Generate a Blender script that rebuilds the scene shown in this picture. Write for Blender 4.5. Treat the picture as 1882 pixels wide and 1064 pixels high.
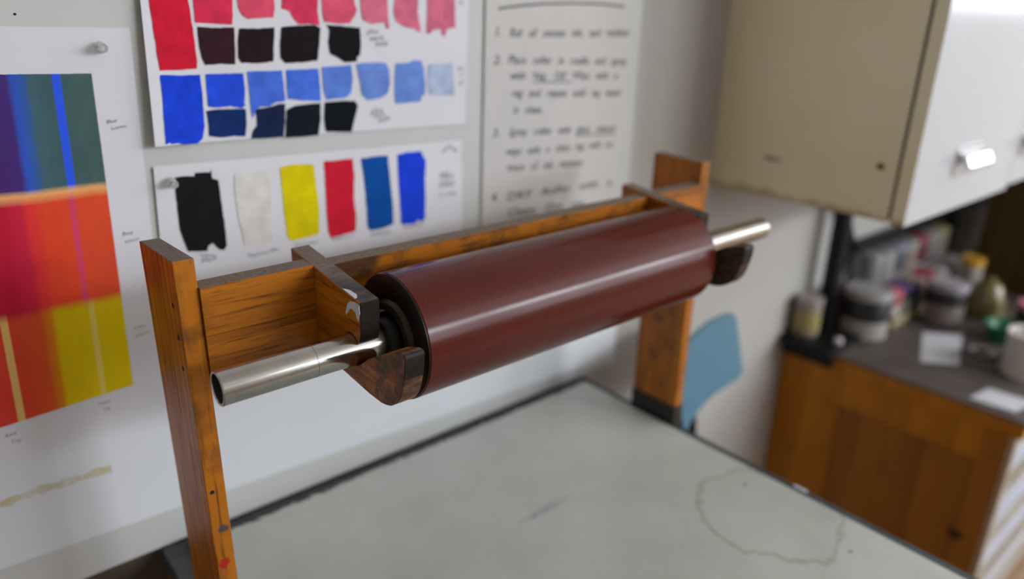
import bpy, bmesh, math, random
from mathutils import Vector, Matrix, noise
from mathutils.geometry import delaunay_2d_cdt

random.seed(7)
for o in list(bpy.data.objects):
    bpy.data.objects.remove(o, do_unlink=True)
SC = bpy.context.scene
COL = SC.collection

# Working coordinates: X along the roller axis, Y towards the back wall, Z up,
# origin at the near end of the roller axis.  ZO lifts everything so the floor is z = 0.
ZO = 1.24
YB = 0.286          # face of the pin board
YW = 0.300          # back wall
ZT = -0.332         # top of the glass slab
ZTOP = -0.340       # table top
ZD = -0.476         # desk top
ZF = -ZO            # floor

# ---------------------------------------------------------------- camera
cam = bpy.data.cameras.new('camera')
camo = bpy.data.objects.new('camera', cam)
COL.objects.link(camo)
yaw, pitch, roll = 0.71588, 0.36322, 0.023706
fw = Vector((math.sin(yaw)*math.cos(pitch), math.cos(yaw)*math.cos(pitch), -math.sin(pitch)))
r0 = Vector((math.cos(yaw), -math.sin(yaw), 0)); u0 = r0.cross(fw)
rr = r0*math.cos(roll) + u0*math.sin(roll); uu = -r0*math.sin(roll) + u0*math.cos(roll)
mw = Matrix((rr, uu, -fw)).transposed().to_4x4()
mw.translation = Vector((-0.3244, -0.5371, 0.2840 + ZO))
camo.matrix_world = mw
cam.sensor_fit = 'HORIZONTAL'; cam.sensor_width = 36.0
cam.lens = 1361.2/1882*36.0
cam.clip_start = 0.02; cam.clip_end = 60
cam.dof.use_dof = True
cam.dof.focus_distance = 0.635
cam.dof.aperture_fstop = 1.95
SC.camera = camo

# ---------------------------------------------------------------- light
SC.view_settings.view_transform = 'Standard'
SC.view_settings.look = 'None'
SC.view_settings.gamma = 1.0
SC.view_settings.use_curve_mapping = False
SC.view_settings.exposure = -0.09

W = bpy.data.worlds.new('sky'); SC.world = W; W.use_nodes = True
bg = W.node_tree.nodes['Background']
bg.inputs[0].default_value = (0.72, 0.84, 1.0, 1); bg.inputs[1].default_value = 1.6

ROOM = dict(x0=-3.0, x1=5.6, y0=-3.9, y1=YW, z0=ZF, z1=ZF+3.3)
FRONT_WINDOWS = [(1.55, 2.75), (2.95, 4.15), (4.35, 5.45)]        # x ranges in the window wall
FW_Z = (-0.05, 1.58); FW_T = 1.10
SIDE_WINDOW = (-3.2, -0.9, 0.30, 1.75)                            # y0 y1 z0 z1 in the right wall

def area(name, loc, rot, sx, sy, power, col):
    l = bpy.data.lights.new(name, 'AREA'); l.shape = 'RECTANGLE'; l.size = sx; l.size_y = sy
    l.energy = power; l.color = col
    o = bpy.data.objects.new(name, l); COL.objects.link(o)
    o.location = (loc[0], loc[1], loc[2]+ZO); o.rotation_euler = rot
    return o
for i, (a, b) in enumerate(FRONT_WINDOWS):      # open sky shows in the upper lights, houses across the street in the lower ones
    area('window_skylight', ((a+b)/2, ROOM['y0']-0.06, (FW_T+FW_Z[1])/2), (math.radians(90), 0, 0), b-a, FW_Z[1]-FW_T, 62, (0.90, 0.95, 1.0))
    area('window_daylight', ((a+b)/2, ROOM['y0']-0.06, (FW_T+FW_Z[0])/2), (math.radians(90), 0, 0), b-a, FW_T-FW_Z[0], 22, (0.95, 0.97, 1.0))
area('window_daylight', (ROOM['x1']+0.06, (SIDE_WINDOW[0]+SIDE_WINDOW[1])/2, (SIDE_WINDOW[2]+SIDE_WINDOW[3])/2),
     (math.radians(90), 0, math.radians(90)), SIDE_WINDOW[1]-SIDE_WINDOW[0], SIDE_WINDOW[3]-SIDE_WINDOW[2], 60, (0.92, 0.96, 1.0))

# ---------------------------------------------------------------- helpers: materials
def lin(c):
    c = c/255.0
    return c/12.92 if c <= 0.04045 else ((c+0.055)/1.055)**2.4
def rgb(r, g, b, k=1.0):
    return (min(1, lin(r)*k), min(1, lin(g)*k), min(1, lin(b)*k), 1)
MATS = {}
class NT:
    def __init__(s, name):
        s.m = bpy.data.materials.new(name); s.m.use_nodes = True
        s.t = s.m.node_tree; s.t.nodes.clear()
        s.out = s.t.nodes.new('ShaderNodeOutputMaterial'); s.p = s.t.nodes.new('ShaderNodeBsdfPrincipled')
        s.t.links.new(s.p.outputs[0], s.out.inputs[0])
    def n(s, kind, **kw):
        x = s.t.nodes.new('ShaderNode'+kind)
        for k, v in kw.items(): setattr(x, k, v)
        return x
    def l(s, a, b): s.t.links.new(a, b)
    def math(s, op, a, b=None, clamp=False):
        x = s.n('Math', operation=op, use_clamp=clamp)
        for i, v in enumerate((a, b)):
            if v is None: continue
            if isinstance(v, (int, float)): x.inputs[i].default_value = v
            else: s.l(v, x.inputs[i])
        return x.outputs[0]
    def mix(s, f, a, b):
        x = s.n('Mix', data_type='RGBA')
        for sock, v in ((x.inputs[0], f), (x.inputs[6], a), (x.inputs[7], b)):
            if isinstance(v, (int, float, tuple)): sock.default_value = v
            else: s.l(v, sock)
        return x.outputs[2]
    def coords(s, scale=(1, 1, 1), rnd=0.0, loc=(0, 0, 0)):
        tc = s.n('TexCoord'); mp = s.n('Mapping'); mp.inputs['Scale'].default_value = scale; mp.inputs['Location'].default_value = loc
        if rnd:
            oi = s.n('ObjectInfo'); v = s.n('VectorMath', operation='SCALE'); cb = s.n('CombineXYZ')
            for i in range(3): s.l(oi.outputs['Random'], cb.inputs[i])
            s.l(cb.outputs[0], v.inputs[0]); v.inputs[3].default_value = rnd
            a = s.n('VectorMath', operation='ADD'); s.l(tc.outputs['Object'], a.inputs[0]); s.l(v.outputs[0], a.inputs[1])
            s.l(a.outputs[0], mp.inputs[0])
        else: s.l(tc.outputs['Object'], mp.inputs[0])
        return mp.outputs[0]
    def noise(s, vec, scale, detail=3, rough=0.55, dist=0.0):
        x = s.n('TexNoise'); x.inputs['Scale'].default_value = scale; x.inputs['Detail'].default_value = detail
        x.inputs['Roughness'].default_value = rough; x.inputs['Distortion'].default_value = dist
        s.l(vec, x.inputs['Vector']); return x.outputs['Fac']
    def ramp(s, f, stops, interp='LINEAR'):
        x = s.n('ValToRGB'); x.color_ramp.interpolation = interp
        e = x.color_ramp.elements
        while len(e) < len(stops): e.new(0.5)
        for el, (p, c) in zip(e, stops):
            el.position = p; el.color = c if isinstance(c, tuple) else (c, c, c, 1)
        if isinstance(f, (int, float)): x.inputs[0].default_value = f
        else: s.l(f, x.inputs[0])
        return x.outputs[0]
    def bump(s, h, strength, dist=0.001):
        b = s.n('Bump'); b.inputs['Strength'].default_value = strength; b.inputs['Distance'].default_value = dist
        s.l(h, b.inputs['Height']); s.l(b.outputs[0], s.p.inputs['Normal'])
    def set(s, **kw):
        names = dict(color='Base Color', rough='Roughness', metal='Metallic', spec='Specular IOR Level', coat='Coat Weight', coatr='Coat Roughness', trans='Transmission Weight', ior='IOR')
        for k, v in kw.items():
            sock = s.p.inputs[names[k]]
            if isinstance(v, (int, float, tuple)): sock.default_value = v
            else: s.l(v, sock)
        return s.m

def flat(name, col, rough=0.6, metal=0.0, spec=0.5, var=0.0, scale=30, bump=0.0):
    if name in MATS: return MATS[name]
    t = NT(name)
    c = t.coords(rnd=3.0)
    f = t.noise(c, scale, 4)
    if var:
        lo = tuple(v*(1-var) for v in col[:3])+(1,); hi = tuple(min(1, v*(1+var)) for v in col[:3])+(1,)
        t.set(color=t.ramp(f, [(0.3, lo), (0.7, hi)]))
    else: t.set(color=col)
    if bump: t.bump(f, bump)
    MATS[name] = t.set(rough=rough, metal=metal, spec=spec)
    return MATS[name]

def wood(name, base, dark, axis, scale=1.0, rough=0.38, stain=None, coat=0.12, con=0.62, grime=0.55, gth=0.60):
    """oiled timber, grain running along axis ('x','y','z')"""
    if name in MATS: return MATS[name]
    t = NT(name)
    s = [62.0*scale]*3; s['xyz'.index(axis)] = 3.4*scale
    v = t.coords(tuple(s), rnd=5.0)
    fine = t.noise(v, 4.2, 5, 0.65, 0.25)
    s2 = [9.0*scale]*3; s2['xyz'.index(axis)] = 1.1*scale
    v2 = t.coords(tuple(s2), rnd=5.0)
    broad = t.noise(v2, 1.6, 3, 0.5, 1.2)
    w = t.n('TexWave', wave_type='RINGS', rings_direction=axis.upper(), wave_profile='SAW')
    w.inputs['Scale'].default_value = 0.75; w.inputs['Distortion'].default_value = 6.5; w.inputs['Detail'].default_value = 2.0
    t.l(v2, w.inputs['Vector'])
    c1 = t.mix(t.ramp(broad, [(0.3, 0.0), (0.72, 1.0)]), dark, base)
    hi = tuple(min(1, q*1.35) for q in base[:3])+(1,)
    c2 = t.mix(t.math('MULTIPLY', w.outputs['Fac'], 0.55), c1, hi)
    lo = tuple(q*0.32 for q in dark[:3])+(1,)
    c3 = t.mix(t.ramp(fine, [(0.34, con), (0.50, 0.0)]), c2, lo)
    # old oil and ink grime in blotches
    g = t.noise(t.coords((1, 1, 1), rnd=9.0), 16, 4, 0.6)
    c4 = t.mix(t.ramp(g, [(gth, 0.0), (gth+0.14, grime)]), c3, (0.03, 0.018, 0.010, 1))
    if stain: c4 = stain(t, c4)
    t.set(spec=0.28, color=c4, rough=t.ramp(fine, [(0.3, rough+0.2), (0.6, rough)]), coat=coat, coatr=0.3)
    t.bump(fine, 0.25, 0.0006)
    MATS[name] = t.m
    return t.m

# ---------------------------------------------------------------- helpers: objects
def thing(name, label, cat, loc, group=None, rotz=0.0):
    o = bpy.data.objects.new(name, None); COL.objects.link(o)
    o.empty_display_size = 0.05
    o.location = (loc[0], loc[1], loc[2]+ZO); o.rotation_euler = (0, 0, rotz)
    o['label'] = label; o['category'] = cat; o['_o'] = list(loc)
    if group: o['group'] = group
    return o
def obj(name, bm, mats, parent=None, org=None, smooth=False, label=None, abs_=True):
    """turn a bmesh (absolute working coordinates) into one mesh object"""
    if org is None:
        org = Vector((0, 0, 0))
        q = parent
        while q is not None:
            org += Vector(q['_o']); q = q.parent
        if not abs_: org = Vector((0, 0, 0))
    else: org = Vector(org)
    if abs_:
        for v in bm.verts: v.co -= org
    me = bpy.data.meshes.new(name)
    bmesh.ops.recalc_face_normals(bm, faces=bm.faces[:])
    bm.to_mesh(me); bm.free()
    for m in (mats if isinstance(mats, (list, tuple)) else [mats]): me.materials.append(m)
    if smooth:
        me.polygons.foreach_set('use_smooth', [True]*len(me.polygons))
        try: me.set_sharp_from_angle(angle=math.radians(35))
        except Exception: pass
    o = bpy.data.objects.new(name, me); COL.objects.link(o)
    if parent is not None: o.parent = parent; o['_o'] = [0, 0, 0]
    else: o.location = (org.x, org.y, org.z+ZO); o['_o'] = list(org)
    if label: o['label'] = label
    return o
def struct(name, bm, m, parent=None):
    o = obj(name, bm, m, parent, org=(0, 0, 0) if parent is None else None)
    if parent is None: o['kind'] = 'structure'
    return o
def copy_tree(o, loc, label, parent=None):
    c = o.copy(); COL.objects.link(c)
    if parent is None:
        c.location = (loc[0], loc[1], loc[2]+ZO); c['label'] = label
    else: c.parent = parent
    for ch in [q for q in bpy.data.objects if q.parent == o]: copy_tree(ch, None, None, c)
    return c
def B(): return bmesh.new()
def bevel(bm, w, seg=2, angle=30):
    es = [e for e in bm.edges if len(e.link_faces) == 2 and e.calc_face_angle(0) > math.radians(angle)]
    if es and w > 0: bmesh.ops.bevel(bm, geom=es, offset=w, segments=seg, profile=0.5, affect='EDGES', clamp_overlap=True)
def box(bm, x0, x1, y0, y1, z0, z1):
    vs = [bm.verts.new((x, y, z)) for x in (x0, x1) for y in (y0, y1) for z in (z0, z1)]
    for f in ((0, 1, 3, 2), (4, 6, 7, 5), (0, 4, 5, 1), (2, 3, 7, 6), (0, 2, 6, 4), (1, 5, 7, 3)):
        bm.faces.new([vs[i] for i in f])
    return vs
def bbox(x0, x1, y0, y1, z0, z1, bev=0.001, seg=2):
    bm = B(); box(bm, x0, x1, y0, y1, z0, z1); bevel(bm, bev, seg); return bm
def prism(poly, axis, a0, a1, bev=0.0, seg=2):
    """extrude a 2-D polygon along axis; poly is (y,z) for 'x', (x,z) for 'y', (x,y) for 'z'"""
    bm = B()
    def P(q, a): return {'x': (a, q[0], q[1]), 'y': (q[0], a, q[1]), 'z': (q[0], q[1], a)}[axis]
    A = [bm.verts.new(P(q, a0)) for q in poly]; C = [bm.verts.new(P(q, a1)) for q in poly]
    n = len(poly)
    bm.faces.new(A); bm.faces.new(C[::-1])
    for i in range(n): bm.faces.new((A[i], A[(i+1) % n], C[(i+1) % n], C[i]))
    bmesh.ops.recalc_face_normals(bm, faces=bm.faces[:])
    if bev: bevel(bm, bev, seg)
    return bm
def lathe(prof, axis, c=(0, 0, 0), n=32, bm=None):
    """revolve (radius, height) pairs about axis through c; closed when radius hits 0"""
    bm = bm or B(); rings = []
    for r, h in prof:
        ring = []
        if r <= 1e-6:
            ring = [bm.verts.new({'x': (c[0]+h, c[1], c[2]), 'y': (c[0], c[1]+h, c[2]), 'z': (c[0], c[1], c[2]+h)}[axis])]
        else:
            for k in range(n):
                a = 2*math.pi*k/n; p, q = r*math.cos(a), r*math.sin(a)
                ring.append(bm.verts.new({'x': (c[0]+h, c[1]+p, c[2]+q), 'y': (c[0]+p, c[1]+h, c[2]+q), 'z': (c[0]+p, c[1]+q, c[2]+h)}[axis]))
        rings.append(ring)
    for A, C in zip(rings, rings[1:]):
        for k in range(n):
            k2 = (k+1) % n
            if len(A) == 1 and len(C) == 1: continue
            if len(A) == 1: bm.faces.new((A[0], C[k], C[k2]))
            elif len(C) == 1: bm.faces.new((A[k], A[k2], C[0]))
            else: bm.faces.new((A[k], A[k2], C[k2], C[k]))
    bmesh.ops.recalc_face_normals(bm, faces=bm.faces[:])
    return bm
def tube(pts, r, n=10, bm=None):
    bm = bm or B(); pts = [Vector(p) for p in pts]; rings = []
    up = Vector((0, 0, 1))
    for i, p in enumerate(pts):
        d = (pts[min(i+1, len(pts)-1)]-pts[max(i-1, 0)]).normalized()
        s = d.cross(up if abs(d.dot(up)) < 0.95 else Vector((1, 0, 0))).normalized(); t = s.cross(d)
        rings.append([bm.verts.new(p+s*r*math.cos(2*math.pi*k/n)+t*r*math.sin(2*math.pi*k/n)) for k in range(n)])
    for A, C in zip(rings, rings[1:]):
        for k in range(n): bm.faces.new((A[k], A[(k+1) % n], C[(k+1) % n], C[k]))
    bm.faces.new(rings[0]); bm.faces.new(rings[-1][::-1])
    return bm
def smooth_pts(pts, k=6):
    P = [Vector(p) for p in pts]; out = []
    for i in range(len(P)-1):
        a, b, c, d = P[max(i-1, 0)], P[i], P[i+1], P[min(i+2, len(P)-1)]
        for j in range(k):
            t = j/k
            out.append(0.5*((2*b)+(c-a)*t+(2*a-5*b+4*c-d)*t*t+(3*b-a-3*c+d)*t**3))
    out.append(P[-1]); return out
CHART = {
    'red_0': [(-0.0902, 0.2967), (-0.0529, 0.2979), (-0.0529, 0.2842), (-0.0521, 0.2737), (-0.0518, 0.2579), (-0.0516, 0.2382), (-0.0514, 0.2254), (-0.0528, 0.2181), (-0.0639, 0.2174), (-0.0789, 0.2173), (-0.09, 0.2177), (-0.0905, 0.2319), (-0.0905, 0.2493), (-0.0905, 0.2665), (-0.0905, 0.2833)],
    'red_1': [(-0.0475, 0.2947), (-0.0066, 0.296), (-0.0083, 0.2744), (-0.0102, 0.2612), (-0.0277, 0.2619), (-0.0484, 0.2629), (-0.048, 0.2738)],
    'red_2': [(-0.0027, 0.2961), (0.0385, 0.2974), (0.038, 0.2788), (0.0357, 0.2684), (0.0207, 0.2677), (0.0074, 0.2668), (0.0008, 0.2708), (-0.002, 0.2781)],
    'red_3': [(0.0461, 0.2976), (0.0912, 0.299), (0.0883, 0.2757), (0.0899, 0.261), (0.0759, 0.2619), (0.0648, 0.2615), (0.0588, 0.2677), (0.0551, 0.2753), (0.0457, 0.278), (0.0474, 0.2846)],
    'red_4': [(0.0951, 0.2991), (0.1342, 0.3004), (0.1357, 0.2845), (0.1389, 0.2785), (0.1349, 0.2714), (0.1283, 0.2632), (0.1128, 0.2625), (0.0955, 0.265), (0.094, 0.2758)],
    'red_5': [(0.1439, 0.3007), (0.18, 0.3018), (0.1802, 0.2771), (0.1814, 0.2571), (0.1772, 0.2571), (0.1757, 0.2641), (0.1566, 0.2627), (0.1456, 0.2664), (0.1437, 0.2765)],
    'red_6': [(0.1911, 0.3022), (0.2261, 0.3032), (0.2227, 0.2777), (0.227, 0.2539), (0.2225, 0.2539), (0.2193, 0.2571), (0.2031, 0.2593), (0.1914, 0.2656), (0.1884, 0.2751)],
    'red_7': [(0.2384, 0.3036), (0.2795, 0.3049), (0.2807, 0.2583), (0.2674, 0.2572), (0.2644, 0.2482), (0.2601, 0.2489), (0.2573, 0.2572), (0.2472, 0.2561), (0.24, 0.2505), (0.2358, 0.2517), (0.2369, 0.2714)],
    'dark_0': [(-0.047, 0.2588), (-0.0281, 0.2579), (-0.0089, 0.2586), (-0.0097, 0.2394), (-0.0118, 0.2209), (-0.0267, 0.2219), (-0.0433, 0.2215), (-0.0462, 0.2289), (-0.0474, 0.2417)],
    'dark_1': [(-0.0031, 0.2575), (0.0155, 0.257), (0.0356, 0.2583), (0.0333, 0.2388), (0.0313, 0.2229), (0.0118, 0.2214), (-0.0046, 0.2226), (-0.0076, 0.228), (-0.0063, 0.2431)],
    'dark_2': [(0.044, 0.2589), (0.0647, 0.2603), (0.0838, 0.261), (0.0903, 0.2576), (0.0878, 0.2401), (0.0842, 0.2229), (0.0636, 0.2208), (0.0448, 0.2209), (0.0399, 0.227), (0.0411, 0.2445)],
    'dark_3': [(0.0986, 0.261), (0.1103, 0.2605), (0.1414, 0.2581), (0.1415, 0.2374), (0.1397, 0.2279), (0.1358, 0.2249), (0.1348, 0.2202), (0.1183, 0.22), (0.1102, 0.2254), (0.1006, 0.2297), (0.0991, 0.242), (0.1018, 0.2561)],
    'blue_0': [(-0.0907, 0.2133), (-0.0703, 0.2118), (-0.0503, 0.2121), (-0.0503, 0.19), (-0.0523, 0.1595), (-0.056, 0.1462), (-0.0626, 0.142), (-0.0764, 0.1426), (-0.082, 0.1448), (-0.089, 0.1441), (-0.0916, 0.1467), (-0.0954, 0.1449), (-0.0935, 0.169), (-0.0917, 0.1927)],
    'blue_1': [(-0.0445, 0.2123), (-0.0239, 0.2119), (-0.0041, 0.2117), (-0.0039, 0.1952), (-0.0062, 0.1776), (-0.0099, 0.1749), (-0.0218, 0.1782), (-0.034, 0.1775), (-0.0458, 0.1792), (-0.045, 0.1973)],
    'blue_2': [(0.0006, 0.2135), (0.0193, 0.213), (0.0403, 0.2131), (0.041, 0.1971), (0.0412, 0.1798), (0.0288, 0.1785), (0.0219, 0.1749), (0.0112, 0.1755), (0.0048, 0.1709), (0.0014, 0.1631), (0.0006, 0.1712), (0.0008, 0.1871)],
    'blue_3': [(0.0452, 0.2134), (0.0652, 0.2135), (0.0847, 0.2137), (0.085, 0.1972), (0.0849, 0.1773), (0.0646, 0.1791), (0.0445, 0.1817), (0.0447, 0.1969)],
    'blue_4': [(0.0894, 0.2152), (0.1096, 0.2159), (0.1271, 0.2162), (0.1281, 0.1996), (0.1252, 0.1847), (0.1169, 0.1791), (0.0926, 0.1783), (0.0896, 0.1865), (0.0891, 0.2012)],
    'blue_5': [(0.1341, 0.2175), (0.1467, 0.2187), (0.175, 0.2179), (0.1793, 0.2086), (0.1797, 0.1931), (0.176, 0.181), (0.1652, 0.176), (0.1469, 0.1748), (0.1396, 0.1818), (0.1374, 0.1971)],
    'blue_6': [(0.1887, 0.2167), (0.2099, 0.217), (0.2155, 0.2195), (0.2266, 0.2184), (0.2306, 0.2092), (0.2322, 0.1909), (0.2313, 0.177), (0.2261, 0.175), (0.2248, 0.1685), (0.1862, 0.168), (0.1862, 0.1929)],
    'blue_7': [(0.2373, 0.2136), (0.2523, 0.2143), (0.2753, 0.2148), (0.2772, 0.1937), (0.2786, 0.1734), (0.2575, 0.1752), (0.2376, 0.1767), (0.236, 0.1953)],
    'navy_0': [(-0.0483, 0.1746), (-0.0383, 0.1755), (-0.0222, 0.1751), (-0.0054, 0.174), (-0.0057, 0.1596), (-0.009, 0.1447), (-0.0215, 0.1459), (-0.0359, 0.1458), (-0.0487, 0.1484), (-0.048, 0.162)],
    'navy_1': [(0.005, 0.1729), (0.0196, 0.174), (0.033, 0.1768), (0.0409, 0.1768), (0.039, 0.1583), (0.0357, 0.1401), (0.0163, 0.1404), (-0.0026, 0.1415), (-0.0001, 0.1491), (0.0058, 0.1547), (0.0058, 0.1648)],
    'navy_2': [(0.0423, 0.1705), (0.0527, 0.1736), (0.0665, 0.1748), (0.0842, 0.1746), (0.0834, 0.1571), (0.0788, 0.1381), (0.0588, 0.1381), (0.0379, 0.1391), (0.0399, 0.1561)],
    'navy_3': [(0.09, 0.1755), (0.1117, 0.1757), (0.1291, 0.1747), (0.1333, 0.169), (0.1277, 0.1517), (0.1231, 0.1383), (0.1044, 0.1398), (0.0887, 0.1416), (0.0874, 0.1569)],
}
SWATCH = {
    'black': [(-0.0893, 0.1075), (-0.0808, 0.1084), (-0.0677, 0.1068), (-0.0678, 0.1104), (-0.0518, 0.1093), (-0.0502, 0.1117), (-0.0501, 0.1026), (-0.044, 0.0999), (-0.0435, 0.0793), (-0.0428, 0.0498), (-0.0431, 0.0241), (-0.0464, 0.0193), (-0.0523, 0.0215), (-0.0584, 0.0302), (-0.0639, 0.0269), (-0.0655, 0.0219), (-0.0753, 0.0238), (-0.0859, 0.0254), (-0.0883, 0.0367), (-0.0911, 0.0517), (-0.0902, 0.0799)],
    'cream': [(-0.0253, 0.1047), (0.0125, 0.1023), (0.0152, 0.086), (0.0109, 0.0185), (-0.022, 0.0201), (-0.0266, 0.0557), (-0.0272, 0.0874)],
    'yellow': [(0.028, 0.1047), (0.0394, 0.107), (0.0696, 0.1049), (0.0712, 0.0853), (0.0733, 0.0512), (0.0708, 0.0181), (0.0549, 0.0163), (0.0335, 0.0155), (0.0297, 0.0242), (0.0282, 0.0581)],
    'red': [(0.0839, 0.106), (0.1053, 0.1058), (0.1223, 0.1056), (0.1235, 0.0834), (0.1211, 0.0558), (0.123, 0.0319), (0.1211, 0.0129), (0.1041, 0.0111), (0.0863, 0.0099), (0.0832, 0.0195), (0.0829, 0.0498), (0.0837, 0.0838)],
    'blue': [(0.1342, 0.1046), (0.1537, 0.1048), (0.1723, 0.1044), (0.175, 0.0723), (0.1777, 0.0355), (0.1773, 0.0132), (0.1626, 0.0095), (0.1422, 0.0098), (0.1389, 0.0147), (0.1385, 0.0414), (0.1374, 0.07)],
    'ultramarine': [(0.1873, 0.1041), (0.2054, 0.105), (0.2239, 0.1046), (0.2258, 0.0989), (0.2309, 0.0923), (0.2288, 0.0655), (0.229, 0.0354), (0.2275, 0.0126), (0.2229, 0.0082), (0.2156, 0.012), (0.2111, 0.0076), (0.1894, 0.01), (0.189, 0.0387), (0.1874, 0.0707)],
}
INSTRUCTIONS = [
    ('1.', (0.3488, 0.248), (0.3584, 0.2479)),
    ('Rid of excess ink, and residue', (0.374, 0.2464), (0.6177, 0.2467)),
    ('2.', (0.3447, 0.2113), (0.3592, 0.2109)),
    ('Place roller in cradle and spray', (0.372, 0.2113), (0.6189, 0.2029)),
    ('with Veg. Oil! Wipe with a', (0.3766, 0.1899), (0.5992, 0.1818)),
    ('rag and repeat until rag water', (0.3803, 0.1658), (0.6125, 0.1549)),
    ('is clean.', (0.3831, 0.1429), (0.4406, 0.139)),
    ('3.', (0.3453, 0.1121), (0.3584, 0.1125)),
    ('Spray roller with glass cleaner', (0.3757, 0.111), (0.6054, 0.0989)),
    ('wipe with a clean rag until no', (0.3723, 0.083), (0.5988, 0.0737)),
    ('trace of ink remains.', (0.374, 0.0597), (0.5329, 0.0505)),
    ('4.', (0.3448, 0.019), (0.3562, 0.0189)),
    ('DRY Roller with a', (0.3751, 0.0162), (0.6027, 0.0095)),
    ('Clean, Dry rag.', (0.3768, -0.0091), (0.5435, -0.0173)),
]
RULE_LINE = [(0.352, 0.2825), (0.371, 0.2849), (0.3955, 0.2874), (0.4362, 0.2904), (0.49, 0.2922), (0.5473, 0.2926), (0.5837, 0.291), (0.6051, 0.2898)]
SWATCH_NOTES = [
    ('carbon', (-0.0742, 0.0165), (-0.0594, 0.0149)),
    ('black', (-0.0727, 0.0098), (-0.0556, 0.0102)),
    ('Titanium Mix', (-0.0208, 0.0053), (0.0185, 0.0057)),
    ('Hansa yellow', (0.0368, 0.0084), (0.0689, 0.0066)),
    ('naphthol red', (0.0874, 0.0061), (0.1181, 0.0056)),
    ('phthalo', (0.1433, 0.0018), (0.1729, 0.0003)),
    ('ultramarine', (0.1926, 0.0029), (0.2251, 0.0028)),
    ('no', (0.2533, 0.0665), (0.268, 0.0669)),
    ('mixed', (0.2551, 0.0625), (0.2772, 0.0628)),
    ('inks', (0.2522, 0.0515), (0.278, 0.0519)),
    ('1:1 mix', (0.252, 0.0386), (0.2808, 0.0384)),
]
CHEVRON = [(0.2574, 0.0994), (0.2629, 0.1026), (0.2693, 0.1071), (0.2756, 0.1028), (0.283, 0.0976)]
CHART_NOTES = [
    ('plus', (0.1503, 0.2508), (0.1667, 0.252)),
    ('black', (0.1543, 0.2428), (0.174, 0.2451)),
    ('mix', (0.1615, 0.2365), (0.1798, 0.2381)),
    ('plus', (0.1506, 0.1573), (0.1685, 0.1588)),
    ('black', (0.1557, 0.1523), (0.1714, 0.1539)),
    ('mix', (0.1616, 0.1452), (0.1792, 0.1493)),
    ('red', (0.2857, 0.286), (0.2945, 0.2875)),
    ('blue', (0.2835, 0.2047), (0.2953, 0.2071)),
    ('1:1', (0.288, 0.1962), (0.2952, 0.1973)),
    ('tint', (0.2862, 0.1858), (0.2961, 0.1888)),
]
PRINT_NOTES = [
    ('Blue', (-0.1445, 0.168), (-0.1349, 0.1694)),
    ('bottom', (-0.1415, 0.1619), (-0.1273, 0.1635)),
    ('Red', (-0.1475, 0.0534), (-0.1374, 0.054)),
    ('bottom', (-0.1466, 0.0455), (-0.1326, 0.0471)),
    ('Yellow', (-0.1515, -0.0518), (-0.1392, -0.0512)),
    ('bottom', (-0.1516, -0.0602), (-0.1386, -0.0592)),
    ('Red', (-0.286, -0.1353), (-0.2764, -0.1346)),
    ('Top', (-0.2824, -0.1438), (-0.2737, -0.1434)),
    ('Yellow', (-0.1995, -0.1276), (-0.1868, -0.1287)),
    ('Top', (-0.1957, -0.137), (-0.1886, -0.1369)),
]

# ---------------------------------------------------------------- materials
M_wall = flat('plaster', (0.47, 0.455, 0.43, 1), 0.85, var=0.05, scale=5, bump=0.1)
M_room = flat('room_paint', (0.74, 0.72, 0.68, 1), 0.85, var=0.05, scale=5)
M_ceil = flat('ceiling_paint', (0.85, 0.84, 0.82, 1), 0.9)
M_board = flat('board_paint', (0.59, 0.60, 0.59, 1), 0.6, var=0.03, scale=6, bump=0.08)
M_lower_wall = flat('dark_lower_wall', (0.070, 0.055, 0.036, 1), 0.6, var=0.2, scale=8)
M_floor = wood('floor_wood', (0.42, 0.28, 0.18, 1), (0.30, 0.19, 0.11, 1), 'x', 0.3)
M_frame = flat('window_frame_paint', (0.75, 0.75, 0.73, 1), 0.5)
M_paper = flat('paper', (0.75, 0.75, 0.81, 1), 0.85, var=0.015, scale=9)
M_paper2 = flat('paper_blueish', (0.74, 0.77, 0.82, 1), 0.8, var=0.02, scale=5)
M_paper3 = flat('paper_warm', (0.62, 0.605, 0.595, 1), 0.85, var=0.02, scale=5)
M_pencil = flat('pencil', (0.22, 0.22, 0.24, 1), 0.8)
M_marker = flat('marker_ink', (0.055, 0.062, 0.075, 1), 0.7)
M_black = flat('black_steel', (0.006, 0.007, 0.008, 1), 0.5, spec=0.25, var=0.2)
M_steel = None

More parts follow.
